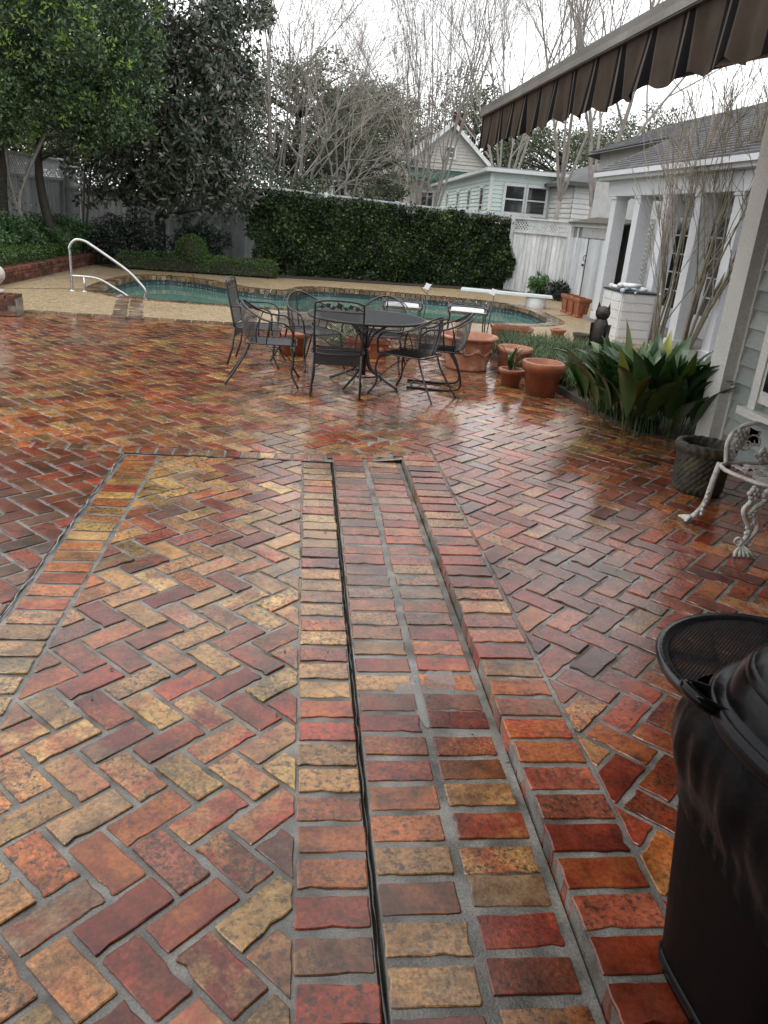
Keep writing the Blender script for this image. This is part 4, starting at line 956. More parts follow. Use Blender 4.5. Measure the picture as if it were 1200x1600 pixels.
bush('roof_vine', 'tuft of green vine above the ivy fence top', (3.9, 23.4, -.06), (.3, .3, 1.1), 16, 40, .16, .12, L_SHRUB, .4)

# mondo grass bed and aspidistra
BED = [(2.75, 9.6), (2.95, 8.5), (3.0, 7.5), (3.1, 6.6), (3.6, 6.35), (4.3, 7.0), (5.2, 10.6), (4.6, 11.2), (3.9, 11.6), (3.0, 11.7), (2.62, 10.6)]
tag(MB().poly(BED, -.05, .085).build('planting_bed', SOIL), kind='structure')
def inpoly(x, y, P):
    c = False; j = len(P)-1
    for i in range(len(P)):
        if (P[i][1] > y) != (P[j][1] > y) and x < (P[j][0]-P[i][0])*(y-P[i][1])/(P[j][1]-P[i][1]) + P[i][0]: c = not c
        j = i
    return c
tuft = []
while len(tuft) < 620:
    x, y = RNG.uniform(2.5, 5.3), RNG.uniform(6.3, 11.7)
    if inpoly(x, y, BED) and not (x > 3.35 and y < 7.6): tuft.append((x, y))
V = []; F = []
for (x, y) in tuft:
    for k in range(26):
        a = RNG.uniform(0, 2*PI); L = RNG.uniform(.16, .34); w_ = .0045; e = RNG.uniform(.35, .8); dx, dy = math.cos(a), math.sin(a); sx, sy = -dy*w_, dx*w_
        b = len(V); bx, by = x + RNG.normal(0, .02), y + RNG.normal(0, .02)
        for f, zz in ((0, 0), (.35, .62), (.75, .8), (1.15, .55)):
            V += [(bx+dx*L*e*f - sx*(1.2-f), by+dy*L*e*f - sy*(1.2-f), .08+L*zz*.85), (bx+dx*L*e*f + sx*(1.2-f), by+dy*L*e*f + sy*(1.2-f), .08+L*zz*.85)]
        for i in range(3): F.append((b+2*i, b+2*i+1, b+2*i+3, b+2*i+2))
gm = np_mesh('mondo_grass', V, F, L_GRASS); tag(inst('mondo_grass', gm, (0, 0, 0)), 'dense grey green mondo grass filling the bed beside the pots', 'grass', kind='stuff')

def asp_mat(name, a, b2):
    m, t, b = nodes(name); tc = N(t, 'TexCoord'); oi = N(t, 'ObjectInfo')
    wv = N(t, 'TexWave', Scale=34.0, Distortion=.6); wv.bands_direction = 'X'; t.links.new(tc.outputs['Object'], wv.inputs['Vector'])
    c = mixc(t, a, b2, oi.outputs['Random']); c = mixc(t, c, ramp(t, wv.outputs['Fac'], [(0, .82), (1, 1.12)]).outputs[0], 1.0, 'MULTIPLY')
    n = N(t, 'TexNoise', Scale=5.0, Detail=4.0); t.links.new(tc.outputs['Object'], n.inputs['Vector']); c = mixc(t, c, ramp(t, n.outputs['Fac'], [(.3, .7), (.7, 1.2)]).outputs[0], .7, 'MULTIPLY')
    t.links.new(c, b.inputs['Base Color']); b.inputs['Roughness'].default_value = .2; b.inputs['Specular IOR Level'].default_value = .4
    bm = N(t, 'Bump', Strength=.2, Distance=.004); t.links.new(wv.outputs['Fac'], bm.inputs['Height']); t.links.new(bm.outputs[0], b.inputs['Normal'])
    return m
ASP = asp_mat('aspidistra_leaf', (.016,.045,.013), (.05,.1,.024)); ASPY = asp_mat('aspidistra_yellow_leaf', (.1,.14,.02), (.2,.22,.03))
def asp_leaf(droop, L, W, material):
    m = MB(); n = 9; st = .3*L
    def fn(u, v):
        s = v; blade = max(0, (s-.28)/.72); wd = W*((math.sin(PI*min(1, blade**.72))**1.05)*(1.08-.25*blade) if blade > 0 else 0) + .008*(1-s)
        a = 1.5 - droop*s*s*1.5; # climbing angle along the leaf
        y = 0; z = 0; k = 12
        for i in range(int(s*k)):
            q = 1.5 - droop*(i/k)**1.6*1.6; y += math.cos(q)*L/k; z += math.sin(q)*L/k
        x = (u-.5)*wd; return (x, y, z + abs(u-.5)*wd*.45)
    m.grid(fn, 4, 12); return m.mesh('leaf', material)
T = thing('cast_iron_plant', 'big dark cast iron plant with broad upright leaves beside the house post', 'plant', (3.32, 6.9, .08))
am = [asp_leaf(rb.uniform(.15, .95), rb.uniform(.62, .92), rb.uniform(.125, .17), ASP) for _ in range(12)]; ay = [asp_leaf(.25, .85, .13, ASPY), asp_leaf(.6, .8, .12, ASPY)]
for k in range(240):
    while True:
        x, y = rb.uniform(-.95, .75), rb.uniform(-.95, .85)
        if (x/.95)**2 + (y/.95)**2 < 1: break
    if k % 9 == 0: me = rb.choice(ay) if rb.random() < .35 else rb.choice(am)
    else: me = rb.choice(am)
    a = math.atan2(y, x) - PI/2 + rb.uniform(-.9, .9)
    inst('leaf', me, (x*.62, y*.62, 0), (rb.uniform(-.4, .05)*math.hypot(x, y), rb.uniform(-.15, .15), a), T, (rb.uniform(.85, 1.15),)*3)
inst('leaf', asp_leaf(.95, .95, .15, ASP), (-.55, -.75, .0), (0, 0, PI*.75), T)
inst('leaf', asp_leaf(.2, .95, .15, ASPY), (-.1, .35, 0), (0, 0, .6), T)
# ------------------------------------------------------------------ wrought iron furniture
def wire_panel(mb, fn, Lu, Lv, cell=.021, r=.0019, inside=None, segs=9):
    """expanded-metal mesh: crossed diagonal wires on the surface fn(u, v)"""
    for sgn in (1, -1):
        k = -Lv
        while k < Lu:
            pts = []
            for i in range(segs+1):
                b = Lv*i/segs; a = k + b if sgn > 0 else k + (Lv-b)
                if 0 <= a <= Lu and (inside is None or inside(a/Lu, b/Lv)): pts.append(Vector(fn(a/Lu, b/Lv)))
                else:
                    if len(pts) > 1: mb.tube(pts, r, 3, False)
                    pts = []
            if len(pts) > 1: mb.tube(pts, r, 3, False)
            k += cell
def arc(fn, a, b, n): return [fn(a + (b-a)*i/n) for i in range(n+1)]
def seat_fn(w_, dpt, z, y0):
    def f(u, v):
        x = (u-.5)*w_; y = y0 + v*dpt; dip = -.018*math.sin(PI*u)*math.sin(PI*min(1, v*1.1)); fr = -max(0, v-.86)**2*3.2
        return (x, y, z + dip + fr)
    return f
def leaf_orn(mb, c, r, a, nx=(1, 0, 0), nz=(0, 0, 1)):
    nx, nz, c = Vector(nx), Vector(nz), Vector(c); ny = nx.cross(nz); pts = []
    for k, rr in enumerate((1, .55, .8, .5, .9, .5, .8, .55)):
        t = a + 2*PI*k/8; pts.append(c + (nx*math.cos(t) + nz*math.sin(t))*r*rr)
    n = len(pts); mb.add([p + ny*.004 for p in pts] + [p - ny*.004 for p in pts], [tuple(range(n)), tuple(range(2*n-1, n-1, -1))] + [(i, (i+1) % n, n+(i+1) % n, n+i)[::-1] for i in range(n)])
def barrel_chair(label, loc, rz, spring=False, group='wrought iron chairs around the patio table'):
    t = thing('patio_chair', label, 'chair', loc, rz, group)
    sf = seat_fn(.47, .46, .43, -.2)
    m = MB(); wire_panel(m, sf, .47, .46, .019, .0022); so_ = m.build('seat', IRON, t)
    MB().tube(crom([(-.235, -.2, .43), (-.235, .22, .43), (-.15, .27, .415), (.15, .27, .415), (.235, .22, .43), (.235, -.2, .43), (.12, -.25, .43), (-.12, -.25, .43)], 4, True), .008, 5, False, True).build('seat_rim', IRON, so_)
    hoop = lambda a: Vector((.3*math.cos(a), .06-.36*math.sin(a), .66 + .17*math.sin(a)**2))
    low = lambda a: Vector((.225*math.cos(a), -.05-.19*math.sin(a), .44))
    rail = [(.3, .2, .62), (.305, .14, .655)] + arc(hoop, 0, PI, 20) + [(-.305, .14, .655), (-.3, .2, .62)]
    m = MB()
    def bf(u, v):
        a = PI*(.14 + .72*u); return low(a).lerp(hoop(a), v) + Vector((0, -.02*math.sin(PI*v), 0))
    wire_panel(m, bf, .66, .38, .021, .002); bk = m.build('backrest', IRON, t)
    m = MB(); m.tube(rail, .0105, 6)
    m.tube(arc(lambda a: Vector((.345*math.cos(a), .05-.4*math.sin(a), .655+.17*math.sin(a)**2)), .5, PI-.5, 14), .007, 5); m.build('top_hoop', IRON, bk)
    for u in (0, .5, 1): MB().tube([bf(u, v/4) for v in range(5)], .007, 5).build('back_bar', IRON, bk)
    for s in (-1, 1):
        MB().tube(crom([(s*.3, .2, .62), (s*.29, .235, .56), (s*.265, .235, .43)], 4), .0105, 6).build('arm', IRON, t)
        MB().tube([(s*.285, .0, .655), (s*.235, -.03, .43)], .007, 5).build('arm_support', IRON, t)
        if not spring:
            MB().tube(crom([(s*.25, .22, .425), (s*.27, .25, .28), (s*.255, .235, .14), (s*.29, .31, .004)], 4), .0115, 6).build('leg', IRON, t)
            MB().tube(crom([(s*.2, -.2, .425), (s*.2, -.25, .3), (s*.235, -.36, .12), (s*.26, -.44, .004)], 4), .0115, 6).build('leg', IRON, t)
        else:
            MB().tube(crom([(s*.2, -.1, .42), (s*.2, -.2, .25), (s*.2, -.24, .06), (s*.2, -.1, .012), (s*.2, .2, .012), (s*.2, .34, .012)], 5), .014, 6).build('spring_leg', IRON, t)
    m = MB(); m.tube(crom([(-.26, .24, .16), (-.12, .1, .33), (.0, .02, .36), (.12, .1, .33), (.26, .24, .16)] if not spring else [(-.2, .25, .012), (0, .3, .012), (.2, .25, .012)], 4), .006, 5)
    m.build('stretcher', IRON, t); return t
def highback_chair(label, loc, rz, group='wrought iron chairs around the patio table'):
    t = thing('patio_chair', label, 'chair', loc, rz, group); y = lambda z: -.22 - max(0, z-.43)*.2
    m = MB(); wire_panel(m, seat_fn(.46, .46, .43, -.21), .46, .46, .019, .0022); so_ = m.build('seat', IRON, t)
    MB().tube(crom([(-.23, -.21, .43), (-.235, .2, .43), (-.15, .26, .415), (.15, .26, .415), (.235, .2, .43), (.23, -.21, .43)], 4, True), .008, 5, False, True).build('seat_rim', IRON, so_)
    MB().box(-.225, .225, -.004, .004, -.11, 0).build('seat_apron', IRON, so_, (0, -.222, .43))
    m = MB(); wire_panel(m, lambda u, v: Vector(((u-.5)*.44, y(.46+.38*v), .46+.38*v)), .44, .38, .021, .002); bk = m.build('backrest', IRON, t)
    m = MB(); m.tube(crom([(-.235, y(.43), .43), (-.235, y(.88), .88), (-.21, y(.93), .93), (-.1, y(.95), .95), (.1, y(.95), .95), (.21, y(.93), .93), (.235, y(.88), .88), (.235, y(.43), .43)], 5), .011, 6)
    m.tube([(-.23, y(.84), .845), (.23, y(.84), .845)], .006, 5); m.tube([(-.23, y(.47), .47), (.23, y(.47), .47)], .007, 5); m.build('back_frame', IRON, bk)
    for k, (x, z, r) in enumerate(((-.17, .885, .03), (-.11, .9, .034), (-.06, .88, .026), (0, .9, .045), (.06, .88, .026), (.11, .9, .034), (.17, .885, .03))):
        m = MB(); leaf_orn(m, (x, y(z), z), r, k*.7); m.build('leaf_ornament', IRON, bk)
    MB().tube(crom([(-.22, y(.86), .865), (-.14, y(.9), .91), (-.07, y(.87), .87), (0, y(.9), .92), (.07, y(.87), .87), (.14, y(.9), .91), (.22, y(.86), .865)], 4), .005, 5).build('vine_ornament', IRON, bk)
    for s in (-1, 1):
        MB().tube([(s*.235, -.22, .43), (s*.238, -.24, .2), (s*.245, -.3, .004)], .0125, 6).build('leg', IRON, t)
        MB().tube(crom([(s*.235, .2, .425), (s*.25, .24, .28), (s*.24, .23, .14), (s*.265, .3, .004)], 4), .0115, 6).build('leg', IRON, t)
        MB().tube(crom([(s*.235, y(.66), .66), (s*.28, -.05, .67), (s*.28, .12, .665), (s*.26, .2, .6), (s*.24, .2, .43)], 4), .0105, 6).build('arm', IRON, t)
    m = MB(); m.tube(crom([(-.235, .22, .2), (-.1, .05, .3), (.1, .05, .3), (.235, .22, .2)], 4), .006, 5); m.build('stretcher', IRON, t); return t
def face(dx, dy): return math.atan2(dy, dx) - PI/2
zp = lambda x, y: z_far(x, y) + .002
highback_chair('black high-backed mesh chair whose leaf-topped back is turned outward', (.365, 7.85, zp(.37, 7.8)), -.06)
barrel_chair('black barrel-back mesh chair drawn up on the open patio side of the table', (-.33, 8.2, zp(-.3, 8.2)), face(1, .0))
barrel_chair('black barrel-back mesh chair turned diagonally on the planter side of the table', (1.12, 7.9, zp(1.1, 7.9)), face(-.72, .55))
barrel_chair('black barrel-back chair on bent spring runners beside the swagged pot', (1.52, 8.42, zp(1.5, 8.4)), face(-1, .15), True)
barrel_chair('black barrel-back chair across the table in front of the stone trough', (.1, 9.2, zp(.1, 9.2)), face(.55, -.75))
barrel_chair('black barrel-back chair across the table in front of the lounge chairs', (.95, 9.35, zp(.9, 9.3)), face(-.25, -1))
highback_chair('black high-backed mesh chair set edge-on next to the stone trough', (-.52, 9.2, zp(-.5, 9.2)), face(1, -.12))
# table
tx, ty = .68, 8.35; t = thing('patio_table', 'round black mesh patio table on a curved pedestal', 'table', (tx, ty, zp(tx, ty)))
R = .62; m = MB()
wire_panel(m, lambda u, v: Vector(((u-.5)*2*R, (v-.5)*2*R, .725)), 2*R, 2*R, .0175, .0042, lambda u, v: (u-.5)**2 + (v-.5)**2 < .2475, 60)
tp = m.build('tabletop', IRON, t); MB().tube([(R*math.cos(a), R*math.sin(a), .72) for a in [2*PI*k/48 for k in range(48)]], .016, 6, False, True).build('rim', IRON, tp)
MB().tube([(0, 0, .1), (0, 0, .7)], .022, 8).build('pedestal', IRON, t)
for k in range(4):
    a = PI/4 + k*PI/2 + .2; c, s = math.cos(a), math.sin(a)
    MB().tube(crom([(.02*c, .02*s, .38), (.08*c, .08*s, .2), (.22*c, .22*s, .1), (.42*c, .42*s, .01)], 5), .0135, 6).build('foot', IRON, t)
    MB().tube(crom([(.03*c, .03*s, .4), (.1*c, .1*s, .55), (.3*c, .3*s, .68), (.5*c, .5*s, .715)], 5), .011, 6).build('bracket', IRON, t)
MB().tube([(.2*math.cos(a), .2*math.sin(a), .115) for a in [2*PI*k/24 for k in range(24)]], .008, 5, False, True).build('base_ring', IRON, t)
# lounge chairs with pale mesh
LW = mat('pale_wet_mesh', (.62,.63,.63), (.5,.51,.52), 6, .25, .1, .05, 60); IRW = mat('worn_grey_iron', (.1,.1,.1), (.05,.05,.05), 20, .4, .1, .2, 90)
def chaise(label, loc, rz):
    t = thing('lounge_chair', label, 'lounger', loc, rz, 'iron lounge chairs beside the pool')
    m = MB(); m.grid(lambda u, v: ((u-.5)*.52, -.35+v*1.45, .43 + .015*math.cos(v*9)), 6, 14); m.grid(lambda u, v: ((u-.5)*.52, -.35+v*1.45, .422 + .015*math.cos(v*9)), 6, 14, True, True); m.build('bed', LW, t)
    m = MB(); m.grid(lambda u, v: ((u-.5)*.52, -.36-.5*v, .44+.1*v+.02*math.sin(v*5)), 6, 8); m.grid(lambda u, v: ((u-.5)*.52, -.36-.5*v, .43+.1*v+.02*math.sin(v*5)), 6, 8, True, True); bk = m.build('backrest', LW, t)
    MB().tube(crom([(-.27, -.3, .43), (-.28, -.86, .55), (-.2, -.93, .6), (.2, -.93, .6), (.28, -.86, .55), (.27, -.3, .43)], 5), .012, 6).build('back_frame', IRW, bk)
    for k in range(6):
        x = -.2 + .08*k; MB().tube([(x + .045*math.cos(a)*(1-a/14), -.93, .63 + .04*math.sin(a)*(1-a/14)) for a in [i*.7 for i in range(12)]], .006, 5).build('scroll', IRW, bk)
    MB().tube(crom([(-.275, -.35, .43), (-.275, 1.1, .43), (0, 1.14, .43), (.275, 1.1, .43), (.275, -.35, .43)], 5), .012, 6).build('bed_frame', IRW, t)
    for s in (-1, 1):
        MB().tube(crom([(s*.27, 1.0, .43), (s*.28, 1.03, .2), (s*.29, 1.08, .004)], 3), .012, 6).build('leg', IRW, t)
        MB().tube(crom([(s*.27, -.3, .43), (s*.28, -.34, .2), (s*.29, -.42, .004)], 3), .012, 6).build('leg', IRW, t)
        MB().tube([(s*.3 + .0, -.2 + .5*i/8, .43 + .12*math.sin(PI*i/8)) for i in range(9)], .009, 5).build('arm', IRW, t)
    p = MB().tube([(.33, .25, .004), (.36, .25, .4), (.38, .25, .72)], .008, 5).build('upright', IRW, t)
    m = MB(); leaf_orn(m, (.36, .25, .74), .075, .3, (1, 0, .2), (0, .3, 1)); m.build('leaf_ornament', LW, p)
    return t
chaise('pale mesh lounge chair with scrolled back behind the patio table', (1.5, 12.0, .045), -.12)
chaise('pale mesh lounge chair with scrolled back behind the swagged pot', (2.5, 11.9, .045), -.2)

# ------------------------------------------------------------------ pots
def pot(name, label, loc, prof, material, soil=None, group=None, n=30):
    t = thing(name, label, 'pot', loc, 0, group); MB().lathe(prof, n).build('body', material, t)
    if soil:
        r, z = soil; m = MB(); m.add([(r*math.cos(2*PI*k/20), r*math.sin(2*PI*k/20), z + rb.uniform(-.006, .006)) for k in range(20)] + [(0, 0, z+.015)], [(k, (k+1) % 20, 20) for k in range(20)]); m.build('soil', SOIL, t)
    return t
def std(rb_, rt, h, rim, th=.02): # classic flowerpot with a thick rim band
    return [(.001, 0), (rb_, 0), (rb_+(rt-rb_)*.78, h-rim), (rt+.012, h-rim), (rt+.018, h-.008), (rt+.01, h), (rt-th, h), (rt-th-.006, h-.1), (.001, h-.1)]
b = pot('terracotta_pot', 'big pale-rimmed terracotta pot with swag reliefs beside the bench-style chair', (2.1, 9.72, zp(2.1, 9.7)), [(.001, 0), (.265, 0), (.272, .03), (.262, .045), (.3, .2), (.325, .33), (.33, .345), (.325, .36), (.345, .375), (.375, .39), (.378, .41), (.36, .425), (.33, .42), (.315, .3), (.001, .3)], TERRA, (.315, .33))
b['label'] = 'big pale-rimmed terracotta pot with swag reliefs beside the spring chair'
for k in range(8):
    a = 2*PI*k/8 + .2; m = MB(); rr = .303
    m.ball((rr*math.cos(a), rr*math.sin(a), .255), .035, 8, 5, 1, 1, 1)
    m.tube([( (rr+.004 - .01*math.sin(PI*f))*math.cos(a + .75*f), (rr+.004-.01*math.sin(PI*f))*math.sin(a + .75*f), .265 - .06*math.sin(PI*f)) for f in [i/8 for i in range(9)]], .016, 6)
    m.build('swag', TERRA, b)
pot('terracotta_pot', 'plain brown terracotta pot behind the small aloe pot', (2.66, 9.55, zp(2.6, 9.5)), [(.001, 0), (.17, 0), (.2, .26), (.225, .275), (.23, .33), (.215, .335), (.19, .33), (.18, .24), (.001, .24)], TERRA, (.18, .25))
pot('terracotta_pot', 'large wet orange flowerpot with thick rim at the edge of the grass', (2.68, 8.33, zp(2.7, 8.3)), std(.16, .225, .37, .1), TERRA2, (.2, .29))
ap = pot('terracotta_pot', 'small terracotta pot holding a spiky green plant', (2.44, 8.75, zp(2.4, 8.7)), std(.1, .14, .2, .05), TERRA2, (.12, .12))
am2 = [asp_leaf(rb.uniform(.2, 1.2), rb.uniform(.28, .42), .035, L_SHRUB if i % 2 else ASP) for i in range(5)]
for k in range(22): inst('leaf', rb.choice(am2), (rb.uniform(-.06, .06), rb.uniform(-.06, .06), .11), (rb.uniform(-.2, .1), 0, rb.uniform(0, 2*PI)), ap)
inst('leaf', asp_leaf(1.35, .5, .03, mat('dead_leaf', (.42,.33,.2), (.3,.22,.13))), (0, -.05, .13), (.2, 0, PI*.9), ap)
pot('terracotta_pot', 'small rust coloured pot at the far edge of the grass bed', (4.2, 12.6, .036), std(.09, .115, .2, .045), TERRA, (.1, .13))
pot('grey_pot', 'small dark grey bell-lipped pot at the far edge of the grass bed', (4.45, 12.15, .036), [(.001, 0), (.1, 0), (.125, .07), (.115, .13), (.15, .19), (.15, .205), (.13, .2), (.105, .13), (.001, .12)], STONE, (.1, .13))
def trough(name, label, loc, rz, L, W, h, material, soil=True):
    t = thing(name, label, 'planter', loc, rz); m = MB(); e = .03
    m.add([(-L/2+e, -W/2+e, 0), (L/2-e, -W/2+e, 0), (L/2-e, W/2-e, 0), (-L/2+e, W/2-e, 0), (-L/2, -W/2, h), (L/2, -W/2, h), (L/2, W/2, h), (-L/2, W/2, h),
           (-L/2+.025, -W/2+.025, h), (L/2-.025, -W/2+.025, h), (L/2-.025, W/2-.025, h), (-L/2+.025, W/2-.025, h), (-L/2+.03, -W/2+.03, h-.06), (L/2-.03, -W/2+.03, h-.06), (L/2-.03, W/2-.03, h-.06), (-L/2+.03, W/2-.03, h-.06)],
          [(3, 2, 1, 0), (0, 1, 5, 4), (1, 2, 6, 5), (2, 3, 7, 6), (3, 0, 4, 7), (4, 5, 9, 8), (5, 6, 10, 9), (6, 7, 11, 10), (7, 4, 8, 11), (8, 9, 13, 12), (9, 10, 14, 13), (10, 11, 15, 14), (11, 8, 12, 15)])
    m.build('body', material, t); MB().add([(-L/2+.03, -W/2+.03, h-.058), (L/2-.03, -W/2+.03, h-.058), (L/2-.03, W/2-.03, h-.05), (-L/2+.03, W/2-.03, h-.05)], [(0, 1, 2, 3)]).build('soil', SOIL, t)
    r = MB(); r.box(-L/2-.012, L/2+.012, -W/2-.012, -W/2, h-.05, h+.003); r.box(-L/2-.012, L/2+.012, W/2, W/2+.012, h-.05, h+.003); r.box(-L/2-.012, -L/2, -W/2, W/2, h-.05, h+.003); r.box(L/2, L/2+.012, -W/2, W/2, h-.05, h+.003); r.build('rim', material, t)
    return t
trough('trough_planter', 'long brown terracotta trough among the grass', (3.25, 12.0, .06), -.12, .62, .28, .24, TERRA)
tr_ = trough('trough_planter', 'terracotta window box with relief behind the table pedestal', (.85, 10.1, zp(.8, 10)), .0, .55, .24, .24, TERRA2)
for k in range(3): MB().ball((-.17+.17*k, -.115, .11), .045, 8, 5, 1, .4, 1).build('relief', TERRA2, tr_)
trough('stone_trough', 'pale stone trough planter behind the barrel chairs', (.02, 11.3, zp(0, 11.3)), .03, .8, .36, .34, mat('pale_stone', (.42,.38,.31), (.28,.25,.2), 6, .75, .1, .4, 30))
pot('terracotta_pot', 'low wet terracotta pot under the barrel chair by the stone trough', (-.12, 10.0, zp(0, 10)), std(.16, .21, .28, .07), TERRA2, (.19, .2))
pot('dark_pot', 'dark olive glazed jar behind the high-backed chair', (.62, 10.9, zp(.6, 10.9)), [(.001, 0), (.16, 0), (.24, .14), (.25, .26), (.2, .36), (.21, .38), (.19, .39), (.17, .36), (.001, .3)], mat('olive_glaze', (.07,.06,.03), (.04,.035,.02), 6, .3), (.18, .33))
fr = bush('fern', 'pale spiky fern in front of the dark olive jar', (.6, 10.35, zp(.6, 10.4)), (.2, .16, .16), 14, 60, .1, .14, leaf_mat('pale_fern', [(0, (.12,.13,.07)), (1, (.36,.36,.26))], .5), .18, 'plant')
# three square fluted pots by the column
def square_pot(label, loc):
    t = thing('square_pot', label, 'pot', loc, .12, 'square terracotta pots in a row by the porch column')
    m = MB(); P = [(.1, 0), (.125, .0), (.12, .04), (.105, .05), (.125, .31), (.145, .33), (.152, .37), (.145, .4), (.12, .4), (.115, .33), (.001, .33)]
    V_ = []; 
    for (r, z) in P: V_ += [(-r, -r, z), (r, -r, z), (r, r, z), (-r, r, z)]
    F_ = [(i*4+k, i*4+(k+1) % 4, (i+1)*4+(k+1) % 4, (i+1)*4+k) for i in range(len(P)-1) for k in range(4)]
    m.add(V_, F_); m.build('body', TERRA2, t)
    for s in (-1, 1): MB().box(-.06+s*.06-.03, -.06+s*.06+.03, -.124, -.11, .09, .27).build('panel_relief', TERRA2, t, (.06, 0, 0), (.09, 0, 0))
    return t
for lab, y in (('square terracotta pot next to the shed doors in the row of three', 17.35), ('middle square terracotta pot of the row of three', 16.92), ('square terracotta pot next to the porch column in the row of three', 16.5)): square_pot(lab, (5.93, y, .037))
# ------------------------------------------------------------------ owl on its stand
t = thing('owl_statue', 'dark bronze owl statue on a short stake in the grass', 'statue', (3.8, 9.75, .08), 2.4)
BRZ = mat('dark_bronze', (.035,.028,.022), (.015,.013,.011), 26, .45, .1, .8, 45, .3)
m = MB(); m.lathe([(.001, .27), (.05, .27), (.085, .32), (.105, .42), (.11, .5), (.1, .58), (.075, .64), (.06, .665)], 20, (0, 0, 0), 0, 1, .85); m.lathe([(.06, .655), (.085, .69), (.095, .735), (.085, .78), (.05, .81), (.001, .82)], 20, (0, 0, 0), 0, 1, .9); bd = m.build('body', BRZ, t)
for s in (-1, 1):
    MB().add([(s*.04, -.02, .79), (s*.085, -.02, .77), (s*.08, .02, .78), (s*.075, 0, .87)], [(0, 1, 3), (1, 2, 3), (2, 0, 3)]).build('ear', BRZ, t)
    MB().grid(lambda u, v: (s*(.105 + .014*math.sin(PI*u)), (u-.5)*.17*(1-.5*v), .6 - .3*v), 6, 8).build('wing', BRZ, t)
    MB().ball((s*.04, -.082, .74), .024, 10, 6).build('eye', BRZ, t)
    MB().tube([(s*.04, -.03, .27), (s*.05, -.07, .235), (s*.05, -.08, .22)], .02, 6).build('foot', BRZ, t)
MB().add([(-.012, -.085, .725), (.012, -.085, .725), (0, -.115, .7), (0, -.08, .7)], [(0, 1, 2), (0, 2, 3), (1, 3, 2)]).build('beak', BRZ, t)
m = MB(); m.ball((0, 0, .2), .1, 12, 7, 1, .8, .7); m.tube([(-.09, -.02, .2), (-.12, -.02, .15)], .02, 6); m.build('perch', BRZ, t); MB().tube([(-.01, 0, .16), (-.02, 0, 0), (-.03, 0, -.03)], .02, 7).build('stake', BRZ, t)
# ------------------------------------------------------------------ storage box with hoses and pool poles
t = thing('deck_box', 'white slatted plastic deck box standing by the porch columns', 'storage box', (5.6, 13.3, .036), .0)
PL = mat('white_plastic', (.7,.7,.7), (.6,.6,.6), 2, .4, .08, .03, 60)
MB().box(-.3, .3, -.42, .42, 0, .82).build('body', PL, t); MB().box(-.32, .32, -.44, .44, .82, .85).build('lid', mat('green_black_lid', (.03,.04,.04)), t)
for k in range(5):
    z = .1 + k*.145
    MB().box(-.27, .27, -.432, -.419, z, z+.12).build('slat', PL, t)
    for s in (-1, 1): MB().box(-.312, -.299, s*.2-.17, s*.2+.17, z, z+.12).build('slat', PL, t)
BLUE = mat('pale_blue_hose', (.35,.5,.62), (.28,.42,.55), 5, .4); WH = mat('white_hose', (.7,.72,.73), None, 5, .4)
def lyer(name, label, cat, pts, r, m): o = thing(name, label, cat, pts[0]); p0 = Vector(pts[0]); MB().tube(crom([Vector(p)-p0 for p in pts], 6), r, 7).build('tube', m, o); MB().tube([(0, 0, 0), (Vector(pts[1])-p0).normalized()*.06], r*1.35, 8).build('end_fitting', WH, o)
lyer('pool_hose', 'pale blue pool hose lying across the white deck box', 'hose', [(5.25, 12.8, .905), (5.45, 13.1, .91), (5.7, 13.35, .91), (5.8, 13.6, .91)], .028, BLUE)
lyer('pool_hose', 'white pool hose coiled on top of the deck box', 'hose', [(5.35, 13.6, .92), (5.5, 13.3, .91), (5.75, 13.1, .91), (5.85, 13.35, .91), (5.6, 13.55, .92), (5.4, 13.35, .95), (5.55, 13.1, .97), (5.7, 13.2, .97), (5.5, 13.5, .96), (5.38, 13.2, .96)], .034, WH)
lyer('pool_pole', 'steel blue pool pole resting on the deck box lid', 'pole', [(5.45, 12.72, .885), (5.65, 13.1, .89), (5.75, 13.65, .89)], .014, mat('blue_pole', (.12,.25,.42), None, 5, .3))
lyer('pool_pole', 'dark pool pole lying along the deck box edge', 'pole', [(5.95, 12.78, .885), (5.75, 13.1, .89), (5.4, 13.6, .89)], .016, mat('dark_pole', (.06,.08,.08), None, 5, .35))
# ------------------------------------------------------------------ diving board and handrail
t = thing('diving_board', 'white diving board on a low white base at the pool end', 'diving board', (5.35, 17.95, zd), math.atan2(.5, -1.9))
DB = mat('white_fibreglass', (.78,.8,.8), (.7,.72,.73), 2, .35, .08, .03, 60)
m = MB(); m.box(-.35, 1.75, -.2, .2, .245, .29); m.build('board', DB, t); MB().box(-.34, 1.74, -.18, .18, .2902, .294).build('tread', mat('pale_blue_tread', (.6,.68,.7), None, 40, .8), t)
MB().lathe([(.24, 0), (.25, .02), (.25, .2), (.22, .24), (.001, .242)], 24, (.0, 0, 0), 0, .95, .7).build('base', DB, t)
t = thing('pool_handrail', 'curved stainless steel handrail leading into the pool', 'handrail', (-4.2, 15.0, zd))
h0 = (0, 0, 0)
MB().tube(crom([(0, 0, 0), (0, 0, .6), (.0, .0, .76), (.1, 0, .88), (.25, .0, .88), (.42, .0, .79), (.95, .0, .45), (1.18, .0, .24), (1.3, 0, .08), (1.27, 0, -.08), (1.2, 0, -.25)], 7), .024, 10).build('grab_rail', STEEL, t)
MB().tube(crom([(0, .0, .26), (.3, .0, .26), (.5, .0, .23), (.75, .0, .1), (1.0, 0, -.05), (1.2, 0, -.25)], 6), .021, 10).build('lower_rail', STEEL, t)
MB().tube([(.22, 0, 0), (.22, 0, .25)], .02, 10).build('strut', STEEL, t)
for x in (0, .22): MB().lathe([(.001, .015), (.045, .012), (.05, 0)], 16, (x, 0, 0)).build('escutcheon', STEEL, t)
